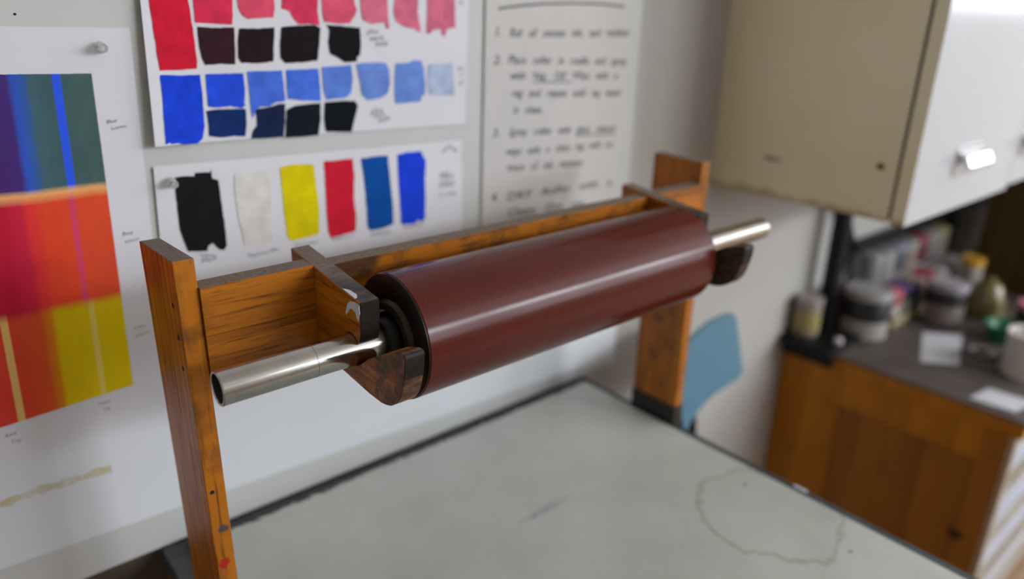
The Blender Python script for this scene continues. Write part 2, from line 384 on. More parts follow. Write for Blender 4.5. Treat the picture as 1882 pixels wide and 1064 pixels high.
def ink_stain(t, c, off=0.136, amt=0.82, amp=9.0):
    xyz = t.n('SeparateXYZ'); t.l(t.coords(), xyz.inputs[0])
    n = t.noise(t.coords((1, 1.5, 1.5)), 38, 4, 0.65, 0.6)
    d = t.math('ADD', t.math('MULTIPLY', t.math('ADD', xyz.outputs['Y'], off), -22.0), t.math('MULTIPLY', t.math('SUBTRACT', n, 0.52), amp))
    m = t.math('MULTIPLY', t.ramp(t.math('ADD', d, 0.5), [(0.0, 0.0), (1.0, 1.0)]), amt)
    ink = t.mix(t.ramp(t.noise(t.coords((1, 3, 3)), 60, 3), [(0.45, 0.0), (0.7, 1.0)]), (0.016, 0.013, 0.012, 1), (0.085, 0.062, 0.045, 1))
    return t.mix(m, c, ink)
def red_daub(t, c):
    # small smears of red and blue printing ink on the near post
    xyz = t.n('SeparateXYZ'); t.l(t.coords(), xyz.inputs[0])
    n = t.noise(t.coords(), 90, 3, 0.6)
    def spot(z, y, rz, col, c):
        a = t.math('DIVIDE', t.math('SUBTRACT', xyz.outputs['Z'], z), rz)
        b = t.math('DIVIDE', t.math('SUBTRACT', xyz.outputs['X'], y), 0.006)
        d = t.math('SQRT', t.math('ADD', t.math('MULTIPLY', a, a), t.math('MULTIPLY', b, b)))
        d = t.math('ADD', d, t.math('MULTIPLY', t.math('SUBTRACT', n, 0.5), 2.2))
        return t.mix(t.ramp(d, [(0.75, 0.9), (0.95, 0.0)]), c, col)
    c = spot(0.122, -0.355, 0.008, (0.42, 0.012, 0.008, 1), c)
    c = spot(0.160, -0.351, 0.005, (0.04, 0.06, 0.08, 1), c)
    return c
OAK = (0.46, 0.150, 0.005, 1); OAKD = (0.215, 0.055, 0.002, 1)
M_post = wood('oak_post', OAK, OAKD, 'z', 1.0, 0.36, red_daub, con=0.82, grime=0.6, gth=0.56)
M_rail = wood('oak_rail', OAK, OAKD, 'x', 1.0, 0.36, con=0.75)
M_rail2 = wood('oak_rail_inked', OAK, OAKD, 'x', 1.0, 0.36, con=0.8, grime=0.85, gth=0.47)
M_brk = wood('oak_bracket', OAK, OAKD, 'y', 1.0, 0.36, ink_stain, con=0.75)
M_brk2 = wood('oak_bracket_inked', OAK, OAKD, 'y', 1.0, 0.36, lambda t, c: ink_stain(t, c, 0.085, 0.93, 3.5), con=0.75)
tw = NT('weathered_top'); vv = tw.coords((1, 1, 1))
tw.set(color=tw.ramp(tw.noise(vv, 300, 4, 0.7), [(0.3, (0.110, 0.080, 0.056, 1)), (0.7, (0.265, 0.205, 0.152, 1))]), rough=0.8); tw.bump(tw.noise(vv, 500, 2), 0.3, 0.0004)
M_wtop = tw.m
tb = NT('weathered_bracket_top'); vv = tb.coords((1, 1, 1))
cc = tb.ramp(tb.noise(vv, 260, 4, 0.7), [(0.3, (0.110, 0.080, 0.056, 1)), (0.7, (0.235, 0.175, 0.125, 1))])
tb.set(color=ink_stain(tb, cc, 0.070, 0.93, 2.5), rough=0.55)
M_btop = tb.m
M_inkend = flat('inked_end_grain', (0.014, 0.009, 0.007, 1), 0.5, spec=0.25, var=0.6, scale=90, bump=0.2)
M_orange = wood('apron_wood', (0.30, 0.12, 0.03, 1), (0.17, 0.06, 0.012, 1), 'x', 0.7)
M_desk = wood('desk_wood', (0.46, 0.175, 0.006, 1), (0.34, 0.115, 0.004, 1), 'z', 0.45, 0.42, coat=0.05, con=0.25, grime=0.2)
M_deskp = wood('desk_panel_wood', (0.34, 0.125, 0.012, 1), (0.25, 0.085, 0.006, 1), 'z', 0.4, 0.45, coat=0.05, con=0.25, grime=0.2)

def top_slot(bm, idx=1, lim=0.85):
    bm.normal_update()
    for f in bm.faces:
        if f.normal.z > lim: f.material_index = idx

# ---------------------------------------------------------------- the room
R = ROOM; wt = 0.12
struct('floor', bbox(R['x0']-wt, R['x1']+wt, R['y0']-wt, R['y1']+wt, ZF-0.1, ZF, 0), M_floor)
struct('ceiling', bbox(R['x0']-wt, R['x1']+wt, R['y0']-wt, R['y1']+wt, R['z1'], R['z1']+0.1, 0), M_ceil)
struct('wall_back', bbox(R['x0'], R['x1'], YW, YW+wt, ZF, R['z1'], 0), M_wall)
struct('wall_left', bbox(R['x0']-wt, R['x0'], R['y0']-wt, YW+wt, ZF, R['z1'], 0), M_room)
bm = B(); y0, y1 = R['y0']-wt, R['y0']
box(bm, R['x0'], R['x1'], y0, y1, ZF, FW_Z[0]); box(bm, R['x0'], R['x1'], y0, y1, FW_Z[1], R['z1'])
xs = [R['x0']] + [q for w in FRONT_WINDOWS for q in w] + [R['x1']]
for a, b in zip(xs[::2], xs[1::2]): box(bm, a, b, y0, y1, FW_Z[0], FW_Z[1])
struct('wall_front', bm, M_room)
bm = B(); a, b, c, d = SIDE_WINDOW; x0, x1 = R['x1'], R['x1']+wt
box(bm, x0, x1, R['y0']-wt, YW+wt, ZF, c); box(bm, x0, x1, R['y0']-wt, YW+wt, d, R['z1'])
box(bm, x0, x1, R['y0']-wt, a, c, d); box(bm, x0, x1, b, YW+wt, c, d)
struct('wall_right', bm, M_room)
for i, (a, b) in enumerate(FRONT_WINDOWS):
    bm = B(); z0, z1 = FW_Z; yy = (R['y0']-0.05, R['y0']-0.005); w = 0.05
    box(bm, a, a+w, *yy, z0, z1); box(bm, b-w, b, *yy, z0, z1); box(bm, a+w, b-w, *yy, z0, z0+w); box(bm, a+w, b-w, *yy, z1-w, z1)
    box(bm, (a+b)/2-0.02, (a+b)/2+0.02, *yy, z0+w, z1-w); box(bm, a+w, (a+b)/2-0.02, *yy, FW_T-0.02, FW_T+0.02); box(bm, (a+b)/2+0.02, b-w, *yy, FW_T-0.02, FW_T+0.02)
    struct('window_%d' % (i+1), bm, M_frame)
bm = B(); a, b, z0, z1 = SIDE_WINDOW; xx = (R['x1']+0.005, R['x1']+0.05); w = 0.05
box(bm, *xx, a, a+w, z0, z1); box(bm, *xx, b-w, b, z0, z1); box(bm, *xx, a+w, b-w, z0, z0+w); box(bm, *xx, a+w, b-w, z1-w, z1)
for q in (0.33, 0.66): box(bm, *xx, a+(b-a)*q-0.02, a+(b-a)*q+0.02, z0+w, z1-w)
struct('window_4', bm, M_frame)
struct('trim_1', bbox(-2.4, 0.56, YW-0.008, YW, ZF, -0.340, 0), M_lower_wall)  # thin dark brown sheet covering the wall below the pin board

# white pin board screwed to the wall above the table
bd = thing('pin_board', 'large off-white painted pin board behind the papers and the roller rack', 'board', (-0.8, YB, -0.338))
obj('panel', bbox(-2.4, 0.653, YB, YW-0.0005, -0.338, 1.35, 0.0015), M_board, bd)
bm = lathe([(0, -0.0006), (0.0011, -0.0005), (0.0011, 0)], 'y', (-0.2033, YB, 0.269), 10)
obj('nail_hole', bm, flat('hole', (0.01, 0.01, 0.01, 1), 0.9), bd)

# ---------------------------------------------------------------- papers on the board
def sheet(parent, corners, d, m, nx=24, nz=20, t=0.0003, name='paper'):
    """corners BL BR TR TL in (x,z); d(x,z) = stand-off from the board"""
    bm = B(); F = []; K = []
    for j in range(nz+1):
        v = j/nz; rf, rk = [], []
        for i in range(nx+1):
            u = i/nx
            x = (1-v)*((1-u)*corners[0][0]+u*corners[1][0])+v*((1-u)*corners[3][0]+u*corners[2][0])
            z = (1-v)*((1-u)*corners[0][1]+u*corners[1][1])+v*((1-u)*corners[3][1]+u*corners[2][1])
            y = YB-d(x, z)
            rf.append(bm.verts.new((x, y, z))); rk.append(bm.verts.new((x, y+t, z)))
        F.append(rf); K.append(rk)
    for j in range(nz):
        for i in range(nx):
            bm.faces.new((F[j][i], F[j][i+1], F[j+1][i+1], F[j+1][i])); bm.faces.new((K[j][i], K[j+1][i], K[j+1][i+1], K[j][i+1]))
    for j in range(nz):
        bm.faces.new((F[j][0], F[j+1][0], K[j+1][0], K[j][0])); bm.faces.new((F[j][nx], K[j][nx], K[j+1][nx], F[j+1][nx]))
    for i in range(nx):
        bm.faces.new((F[0][i], K[0][i], K[0][i+1], F[0][i+1])); bm.faces.new((F[nz][i], F[nz][i+1], K[nz][i+1], K[nz][i]))
    return obj(name, bm, m, parent, smooth=True)
def patch(parent, name, poly, d, m, jit=0.0006, eps=0.0005, t=0.0003, label=None, step=0.004):
    """a hand-brushed patch of colour following the paper"""
    pts = []
    for i, p in enumerate(poly):
        q = poly[(i+1) % len(poly)]; L = math.hypot(q[0]-p[0], q[1]-p[1]); n = max(1, int(L/step))
        for k in range(n):
            s = k/n; x = p[0]+(q[0]-p[0])*s; z = p[1]+(q[1]-p[1])*s
            a = noise.noise_vector(Vector((x*420, z*420, 3.1)))
            pts.append(Vector((x+a.x*jit, z+a.y*jit)))
    nb = len(pts)
    xs = [p.x for p in pts]; zs = [p.y for p in pts]
    gx = max(2, int((max(xs)-min(xs))/0.012)); gz = max(2, int((max(zs)-min(zs))/0.02))
    allp = pts + [Vector((min(xs)+(max(xs)-min(xs))*(i+0.5)/gx, min(zs)+(max(zs)-min(zs))*(j+0.5)/gz)) for i in range(gx) for j in range(gz)]
    vs, es, fs, *_ = delaunay_2d_cdt(allp, [], [list(range(nb))], 1, 1e-6)
    bm = B(); V = [bm.verts.new((p.x, YB-d(p.x, p.y)-eps-t, p.y)) for p in vs]
    for f in fs:
        try: bm.faces.new([V[i] for i in f])
        except ValueError: pass
    bmesh.ops.delete(bm, geom=[v for v in bm.verts if not v.link_faces], context='VERTS')
    ret = bmesh.ops.extrude_face_region(bm, geom=bm.faces[:])
    for e in ret['geom']:
        if isinstance(e, bmesh.types.BMVert): e.co.y += t
    return obj(name, bm, m, parent, label=label)
def writing(parent, lines, d, m, name='handwriting', size=None, shear=0.18, eps=0.0004, extra=None, stroke=0.0, k=1.0):
    """hand lettering: each line is fitted between two points of its baseline"""
    bm = B()
    dg = bpy.context.evaluated_depsgraph_get()
    for txt, a, b in lines:
        cu = bpy.data.curves.new('t', 'FONT'); cu.body = txt; cu.size = 1.0; cu.shear = shear; cu.resolution_u = 2; cu.offset = stroke
        to = bpy.data.objects.new('t', cu); COL.objects.link(to)
        bpy.context.view_layer.update()
        me = bpy.data.meshes.new_from_object(to.evaluated_get(bpy.context.evaluated_depsgraph_get()))
        xs = [v.co.x for v in me.vertices] or [0, 1]
        L = math.hypot(b[0]-a[0], b[1]-a[1]); s = L/(max(xs)-min(xs)); ang = math.atan2(b[1]-a[1], b[0]-a[0])
        sy = s*k if size is None else size
        nb = len(bm.verts)
        V = []
        for v in me.vertices:
            lx = (v.co.x-min(xs))*s; lz = v.co.y*sy
            jn = noise.noise(Vector((lx*160, a[1]*90, 0)))*0.0012
            x = a[0]+lx*math.cos(ang)-(lz+jn)*math.sin(ang); z = a[1]+lx*math.sin(ang)+(lz+jn)*math.cos(ang)
            V.append(bm.verts.new((x, YB-d(x, z)-eps, z)))
        for p in me.polygons:
            try: bm.faces.new([V[i] for i in p.vertices])
            except ValueError: pass
        bpy.data.objects.remove(to); bpy.data.curves.remove(cu); bpy.data.meshes.remove(me)
    for pts, w in (extra or []):
        P = [Vector((p[0], p[1])) for p in pts]; prev = None
        for i, p in enumerate(P):
            t = (P[min(i+1, len(P)-1)]-P[max(i-1, 0)]).normalized(); nrm = Vector((-t.y, t.x))*w/2
            q = [bm.verts.new((p.x+s*nrm.x, YB-d(p.x, p.y)-eps, p.y+s*nrm.y)) for s in (1, -1)]
            if prev: bm.faces.new((prev[0], prev[1], q[1], q[0]))
            prev = q
    w_ = obj(name, bm, m, parent); w_['kind'] = 'stuff'
    return w_

# backing sheet with the yellow stain
dB = lambda x, z: 0.0008
bs = thing('backing_sheet', 'wide blank bluish-white sheet along the board just above the table', 'paper', (-0.2, YB, -0.30))
sheet(bs, [(-0.9, -0.262), (0.645, -0.322), (0.645, -0.03), (-0.9, -0.03)], dB, M_paper2, 20, 4)
rs = random.Random(3)
up, lo = [], []
for i in range(40):
    x = -0.42+0.221*i/39; up.append((x, -0.2015+rs.uniform(-0.0015, 0.0015)-0.004*abs(math.sin(i*0.7)))); lo.append((x, -0.2145+rs.uniform(-0.002, 0.002)+0.004*abs(math.sin(i*1.1+1))))
ty = NT('yellow_stain'); ty.set(color=ty.ramp(ty.noise(ty.coords((1, 1, 1)), 60, 3), [(0.35, (0.66, 0.66, 0.63, 1)), (0.6, (0.58, 0.53, 0.30, 1))]), rough=0.85)
patch(bs, 'yellow_smear', lo+up[::-1], dB, ty.m, label='streaky dull yellow tape mark')

# colour print with three bands
dP = lambda x, z: 0.0016+0.0006*math.sin(x*9)
px0, pz0 = -0.55, -0.17
pr = thing('colour_print', 'large abstract print of purple, red and yellow colour bands on white paper', 'print', (px0, YB, pz0))
sheet(pr, [(-0.55, -0.178), (-0.1275, -0.157), (-0.1105, 0.2577), (-0.55, 0.262)], dP, M_paper)
tp = NT('print_ink')
xyz = tp.n('SeparateXYZ'); tp.l(tp.coords(), xyz.inputs[0])
nz = tp.noise(tp.coords((1, 1, 0.35)), 70, 3, 0.6); n2 = tp.noise(tp.coords((1, 1, 1)), 22, 4, 0.6)
wob = tp.math('MULTIPLY', tp.math('SUBTRACT', n2, 0.5), 0.006)
# the print leans slightly: shear x with height so the stripes follow the paper edge
PX = tp.math('ADD', tp.math('SUBTRACT', xyz.outputs['X'], tp.math('MULTIPLY', tp.math('SUBTRACT', xyz.outputs['Z'], 0.275), 0.040)), px0)
PXw = tp.math('ADD', PX, wob)
PZ = tp.math('ADD', tp.math('ADD', xyz.outputs['Z'], pz0), tp.math('MULTIPLY', wob, 0.8))
k = 1.25
def xr(stops):                          # stops: (x metres, sRGB colour)
    f = tp.math('DIVIDE', tp.math('SUBTRACT', PXw, -0.50), 0.36)
    return tp.ramp(f, [((x+0.50)/0.36, rgb(*c, k)) for x, c in stops], 'EASE')
def var(c, a):
    return tp.mix(tp.math('MULTIPLY', tp.math('SUBTRACT', nz, 0.35, True), a), c, (0.02, 0.03, 0.04, 1))
top = var(xr([(-0.40, (80, 44, 120)), (-0.250, (72, 38, 104)), (-0.2265, (66, 40, 112)), (-0.2200, (46, 84, 186)), (-0.2130, (50, 88, 160)), (-0.2070, (66, 96, 108)), (-0.195, (62, 92, 98)), (-0.160, (68, 94, 90))]), 0.5)
mid = var(xr([(-0.40, (150, 20, 50)), (-0.250, (178, 20, 50)), (-0.232, (190, 30, 60)), (-0.2235, (214, 50, 50)), (-0.210, (214, 66, 36)), (-0.165, (210, 72, 40))]), 0.25)
low = var(xr([(-0.40, (205, 50, 50)), (-0.265, (206, 62, 48)), (-0.232, (205, 78, 40)), (-0.222, (205, 120, 20)), (-0.216, (206, 178, 0)), (-0.165, (212, 186, 0))]), 0.15)
def stripe(base, x0, x1, soft, col, w=1.0):
    a = tp.ramp(tp.math('DIVIDE', tp.math('SUBTRACT', PX, x0-soft), x1-x0+2*soft), [(0, 0.0), (soft/(x1-x0+2*soft), w), (1-soft/(x1-x0+2*soft), w), (1, 0.0)])
    return tp.mix(a, base, rgb(*col, k))
top = stripe(top, -0.1885, -0.1820, 0.0008, (44, 84, 220))
mid = stripe(mid, -0.1895, -0.1850, 0.001, (196, 60, 110), 0.7)
low = stripe(low, -0.2630, -0.2575, 0.0010, (214, 176, 104))
low = stripe(low, -0.1855, -0.1815, 0.0015, (214, 200, 120), 0.6)
def sm(z, w): return tp.ramp(tp.math('ADD', tp.math('DIVIDE', tp.math('SUBTRACT', PZ, z), w), 0.5), [(0, 0.0), (1, 1.0)])
c = tp.mix(sm(-0.010, 0.010), low, mid)
edge = tp.mix(sm(0.1035, 0.012), c, rgb(226, 178, 110, k))
c = tp.mix(sm(0.1095, 0.006), edge, top)
tp.set(color=c, rough=0.8, spec=0.2)
patch(pr, 'printed_image', [(-0.50, -0.135), (-0.289, -0.1225), (-0.1626, -0.1153), (-0.1507, 0.2163), (-0.2244, 0.218), (-0.50, 0.223)], dP, tp.m, jit=0.0002)
writing(pr, PRINT_NOTES, dP, M_pencil, shear=0.2, k=0.9)

# colour chart, red and blue rows, its left edge curling off the board
def dC(x, z):
    kk = min(1, max(0, (0.40-z)/0.30)); return 0.003+0.012*kk*math.exp(-max(0, x+0.100)/0.035)
ct = thing('colour_chart', 'paper chart of brushed red and blue ink tints stepping to paler squares', 'chart', (0.1, YB, 0.14))
sheet(ct, [(-0.1063, 0.1435), (0.2965, 0.1342), (0.309, 0.44), (-0.090, 0.44)], dC, M_paper, 40, 16)
CC = dict(red_0=(196, 26, 52), red_1=(202, 46, 78), red_2=(204, 72, 98), red_3=(202, 54, 86), red_4=(204, 80, 106), red_5=(196, 104, 128), red_6=(194, 102, 126), red_7=(192, 100, 124),
          dark_0=(56, 30, 38), dark_1=(38, 24, 28), dark_2=(28, 22, 24), dark_3=(24, 20, 24),
          blue_0=(24, 62, 200), blue_1=(34, 74, 208), blue_2=(66, 102, 204), blue_3=(66, 104, 206), blue_4=(86, 120, 202), blue_5=(98, 128, 198), blue_6=(98, 130, 200), blue_7=(160, 174, 200),
          navy_0=(18, 46, 106), navy_1=(22, 38, 74), navy_2=(16, 24, 36), navy_3=(12, 18, 26))
for kx, poly in CHART.items():
    cc = rgb(*CC[kx], 1.0 if kx[:4] in ('dark', 'navy') else 1.25)
    patch(ct, 'swatch', poly, dC, flat('ink_'+kx, cc, 0.85, spec=0.15, var=0.18, scale=55))
writing(ct, CHART_NOTES, dC, M_pencil, k=0.9)

# sheet of six single swatches
dS = lambda x, z: 0.0030+0.0015*max(0, min(1, (x+0.11)/0.4))*0
ss = thing('swatch_sheet', 'white paper with six upright brushed swatches, black, cream, yellow, red and two blues', 'paper', (0.1, YB, -0.06))
sheet(ss, [(-0.118, -0.065), (0.2925, -0.075), (0.2905, 0.1132), (-0.1084, 0.1219)], dS, M_paper)
SWC = dict(black=(26, 26, 28), cream=(190, 187, 184), yellow=(206, 190, 0), red=(192, 24, 48), blue=(0, 72, 150), ultramarine=(22, 60, 206))
for kx, poly in SWATCH.items():
    patch(ss, 'swatch', poly, dS, flat('ink_'+kx, rgb(*SWC[kx], 0.8 if kx == 'black' else 1.42 if kx == 'cream' else 1.2), 0.8, spec=0.15, var=0.12, scale=40))
writing(ss, SWATCH_NOTES, dS, M_pencil, extra=[(CHEVRON, 0.0022)], k=0.9)

# handwritten cleaning instructions
dI = lambda x, z: 0.0030+0.004*max(0, (x-0.56)/0.06)**2*0.5
ins = thing('instruction_sheet', 'tall warm-white sheet of numbered handwritten instructions', 'paper', (0.47, YB, -0.1))
sheet(ins, [(0.3250, -0.13), (0.612, -0.13), (0.6190, 0.44), (0.3335, 0.44)], dI, M_paper3)
def under(i, f0, f1):
    a, b_ = INSTRUCTIONS[i][1], INSTRUCTIONS[i][2]
    return [(a[0]+(b_[0]-a[0])*f, a[1]+(b_[1]-a[1])*f-0.004) for f in (f0, f1)]
writing(ins, [(t.replace(' ', '   '), a, b_) for t, a, b_ in INSTRUCTIONS], dI, M_marker, shear=0.2, extra=[(RULE_LINE, 0.0028), (under(4, 0.20, 0.55), 0.0016), (under(8, 0.60, 1.0), 0.0016)], stroke=0.006, size=0.0165)

# clear push pins
tg = NT('clear_plastic'); tg.set(color=(0.80, 0.80, 0.78, 1), rough=0.12, trans=0.75, ior=1.45); M_clear = tg.m
M_pin = flat('pin_steel', (0.6, 0.6, 0.6, 1), 0.25, 1.0)
def pin(x, z, d, label):
    t = thing('push_pin', label, 'pin', (x, YB-d, z), group='clear push pins')
    obj('head', lathe([(0, -0.0165), (0.0036, -0.0165), (0.0042, -0.0155), (0.0040, -0.0145), (0.0024, -0.013), (0.0022, -0.008), (0.0034, -0.0065), (0.0055, -0.0055), (0.0057, -0.0042), (0.0045, -0.0036), (0, -0.0036)], 'y', (x, YB-d, z), 24), M_clear, t, smooth=True)
    obj('needle', lathe([(0, -0.0040), (0.0005, -0.0038), (0.0005, 0.003), (0, 0.004)], 'y', (x, YB-d, z), 8), M_pin, t)
pin(-0.1400, 0.2400, 0.0018, 'clear push pin at the top corner of the colour-band print')
pin(-0.0945, 0.1040, 0.0032, 'clear push pin at the corner of the sheet beside the black swatch')

# ---------------------------------------------------------------- ink table
XT0, XT1, YT0 = -0.1635, 0.566, -0.62
M_ttop = flat('table_dark', (0.052, 0.060, 0.067, 1), 0.5, var=0.35, scale=20, bump=0.1)
tbl = thing('ink_table', 'sturdy wooden inking table with blackened top edges under the glass slab', 'table', (0.2, -0.17, ZF))
ttop = bbox(XT0, XT1, YT0, YB-0.001, ZTOP-0.028, ZTOP, 0.002)
obj('tabletop', ttop, M_ttop, tbl)
obj('apron', bbox(XT0+0.001, XT0+0.024, YT0+0.03, YB-0.004, ZTOP-0.16, ZTOP-0.0285, 0.001), M_orange, tbl)
obj('apron', bbox(XT1-0.024, XT1-0.001, YT0+0.03, YB-0.004, ZTOP-0.16, ZTOP-0.0285, 0.001), M_orange, tbl)
obj('apron', bbox(XT0+0.0245, XT1-0.0245, YT0+0.03, YT0+0.052, ZTOP-0.16, ZTOP-0.0285, 0.001), M_orange, tbl)
obj('apron', bbox(XT0+0.0245, XT1-0.0245, YB-0.03, YB-0.005, ZTOP-0.16, ZTOP-0.0285, 0.001), M_orange, tbl)
for xa in (XT0+0.025, XT1-0.09):
    for ya in (YT0+0.053, YB-0.096):
        obj('leg', bbox(xa, xa+0.065, ya, ya+0.065, ZF, ZTOP-0.0285, 0.002), M_orange, tbl)
obj('paint_fleck', bbox(XT1-0.004, XT1+0.0004, -0.155, -0.135, ZTOP-0.003, ZTOP+0.0006, 0.0004), M_paper, tbl, label='white paint fleck')

sg = NT('ink_slab_glass')
o3 = sg.coords()
xyz = sg.n('SeparateXYZ'); sg.l(o3, xyz.inputs[0])
mott = sg.noise(sg.coords((1, 1, 1)), 7, 5, 0.6)
colr = sg.ramp(mott, [(0.35, (0.490, 0.515, 0.465, 1)), (0.65, (0.565, 0.590, 0.540, 1))])
def ring(cx_, cy_, r0_, w_, n_, col, amt, c):
    dx = sg.math('SUBTRACT', xyz.outputs['X'], cx_); dy = sg.math('SUBTRACT', xyz.outputs['Y'], cy_)
    d = sg.math('SQRT', sg.math('ADD', sg.math('MULTIPLY', dx, dx), sg.math('MULTIPLY', sg.math('MULTIPLY', dy, dy), 0.9)))
    d = sg.math('ADD', d, sg.math('MULTIPLY', sg.math('SUBTRACT', n_, 0.5), 0.06))
    a = sg.math('ABSOLUTE', sg.math('SUBTRACT', d, r0_))
    f = sg.math('MULTIPLY', sg.ramp(sg.math('DIVIDE', a, w_), [(0.0, 1.0), (1.0, 0.0)]), amt)
    return sg.mix(f, c, col), d
n6 = sg.noise(sg.coords(), 14, 3, 0.6)
SGO = (0.19, -0.17)
colr, dd = ring(0.468-SGO[0], -0.150-SGO[1], 0.088, 0.0045, n6, (0.26, 0.25, 0.18, 1), 0.55, colr)
# blue wipe mark and specks
ax = sg.math('DIVIDE', sg.math('SUBTRACT', xyz.outputs['X'], 0.245-SGO[0]), 0.055); ay = sg.math('DIVIDE', sg.math('SUBTRACT', xyz.outputs['Y'], 0.040-SGO[1]), 0.008)
e = sg.math('SQRT', sg.math('ADD', sg.math('MULTIPLY', ax, ax), sg.math('MULTIPLY', ay, ay)))
colr = sg.mix(sg.math('MULTIPLY', sg.ramp(e, [(0.2, 1.0), (1.0, 0.0)]), 0.55), colr, (0.27, 0.29, 0.36, 1))
sp = sg.n('TexVoronoi'); sp.inputs['Scale'].default_value = 11; sg.l(o3, sp.inputs['Vector'])
colr = sg.mix(sg.ramp(sp.outputs['Distance'], [(0.02, 0.6), (0.05, 0.0)]), colr, (0.10, 0.10, 0.09, 1))
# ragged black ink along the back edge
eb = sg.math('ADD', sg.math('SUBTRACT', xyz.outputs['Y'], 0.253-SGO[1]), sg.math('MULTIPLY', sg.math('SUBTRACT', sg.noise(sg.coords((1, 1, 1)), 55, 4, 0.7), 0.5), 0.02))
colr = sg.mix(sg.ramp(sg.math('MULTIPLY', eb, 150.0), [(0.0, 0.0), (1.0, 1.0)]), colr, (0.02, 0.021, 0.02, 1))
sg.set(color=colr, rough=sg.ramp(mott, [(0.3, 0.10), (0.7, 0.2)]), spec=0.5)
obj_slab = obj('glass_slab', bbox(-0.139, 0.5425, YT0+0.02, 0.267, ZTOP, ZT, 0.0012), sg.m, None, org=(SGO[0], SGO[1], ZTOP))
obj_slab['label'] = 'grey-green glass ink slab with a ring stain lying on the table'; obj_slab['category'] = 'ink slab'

# ---------------------------------------------------------------- roller rack
XL, XR_, TP = -0.162, 0.5490, 0.0175
rk = thing('roller_rack', 'oiled oak rack with two posts, a rail and hooked brackets holding the roller', 'rack', (0.2, 0.1, ZTOP))
# posts: the near one has its top cut slightly out of level
bm = prism([(0.0677, ZTOP), (0.160, ZTOP), (0.160, 0.0815), (0.0677, 0.0865)], 'x', XL, XL+TP, 0.0008); top_slot(bm)
post1 = obj('post', bm, [M_post, M_wtop], rk)
bm = prism([(0.068, ZTOP+0.040), (0.154, ZTOP+0.040), (0.154, 0.0895), (0.068, 0.0885)], 'x', XR_, XR_+TP, 0.0008); top_slot(bm)
post2 = obj('post', bm, [M_post, M_wtop], rk)
M_foot = flat('black_foot', (0.010, 0.010, 0.010, 1), 0.4, var=0.3)
obj('post_foot', bbox(XR_-0.001, XR_+TP+0.001, 0.067, 0.155, ZTOP, ZTOP+0.040, 0.001), M_foot, rk, label='blackened foot of the far post')
M_screw = flat('screw_dark', (0.012, 0.010, 0.008, 1), 0.5, 0.3)
for (y, z) in ((0.083, 0.044), (0.081, 0.015), (0.081, -0.014)):
    bm = lathe([(0, -0.0003), (0.0012, -0.0002), (0.0020, -0.0005), (0.0026, -0.0001), (0.0026, 0.001), (0, 0.001)], 'x', (XL, y, z), 14)
    obj('screw', bm, M_screw, post1)
for (x, z) in ((-0.1567, -0.1373),):
    obj('screw', lathe([(0, -0.0003), (0.0018, -0.0005), (0.0022, 0), (0, 0.001)], 'y', (x, 0.0677, z), 12), M_screw, post1)
obj('screw', lathe([(0, -0.0003), (0.0020, -0.0005), (0.0024, 0), (0, 0.001)], 'y', (XR_+0.009, 0.068, 0.063), 12), M_screw, post2)
BX0, BX1, CX0, CX1 = -0.0425, -0.0235, 0.4310, 0.4500
for (a, b, yf, yb, zt) in ((XL+TP, BX0, 0.0643, 0.0850, 0.0607), (BX1, CX0, 0.0640, 0.0850, 0.0572), (CX1, XR_, 0.0640, 0.0850, 0.0580)):
    bm = bbox(a+0.0003, b-0.0003, yf, yb, 0.0170, zt, 0.0009); top_slot(bm)
    mr = M_rail2 if a < 0.2 < b else M_rail
    obj('rail_board', bm, [mr, M_wtop], rk)
    obj('rail_board', bbox(a+0.0003, b-0.0003, yf+0.0003, yb, -0.0275, 0.0165, 0.0009), mr, rk)
seat = [(0.0153*math.cos(math.radians(q)), 0.0153*math.sin(math.radians(q))) for q in range(140, -101, -20)]
prof = [(0.1107, 0.0650), (-0.0190, 0.0493), (-0.0182, 0.0300), (-0.0172, 0.0180), (-0.0150, 0.0112)] + seat + [(-0.0130, -0.0105), (-0.0280, 0.0010), (-0.0424, 0.0090), (-0.0620, 0.0200), (-0.0800, 0.0262), (-0.0850, 0.0262), (-0.0866, 0.0236),
        (-0.0860, 0.0130), (-0.0838, 0.0030), (-0.0812, -0.0070), (-0.0778, -0.0150), (-0.0712, -0.0234), (-0.0620, -0.0295), (-0.0540, -0.0322), (-0.0460, -0.0335), (-0.0280, -0.0332), (0.0180, -0.0290), (0.0640, -0.0285), (0.0860, -0.0280), (0.1107, -0.0200)]
def bracket(x0, x1, dz, mb):
    bm = prism([(y, z+dz) for y, z in prof], 'x', x0, x1, 0.0007, 1)
    bm.normal_update()
    for f in bm.faces:
        c_ = f.calc_center_median()
        if f.normal.z > 0.85 and c_.z > 0.04: f.material_index = 1
        elif (f.normal.y < -0.5 and c_.z > 0.008 and c_.y > -0.03 and f.normal.y < -0.6) or (c_.y < -0.079 and c_.z > 0.008 and f.normal.y < -0.2): f.material_index = 2
    bmesh.ops.triangulate(bm, faces=[f for f in bm.faces if len(f.verts) > 4])
    return obj('bracket', bm, [mb, M_btop, M_inkend], rk)
br1 = bracket(BX0, BX1, 0.0, M_brk)
br2 = bracket(CX0, CX1, 0.0, M_brk2)
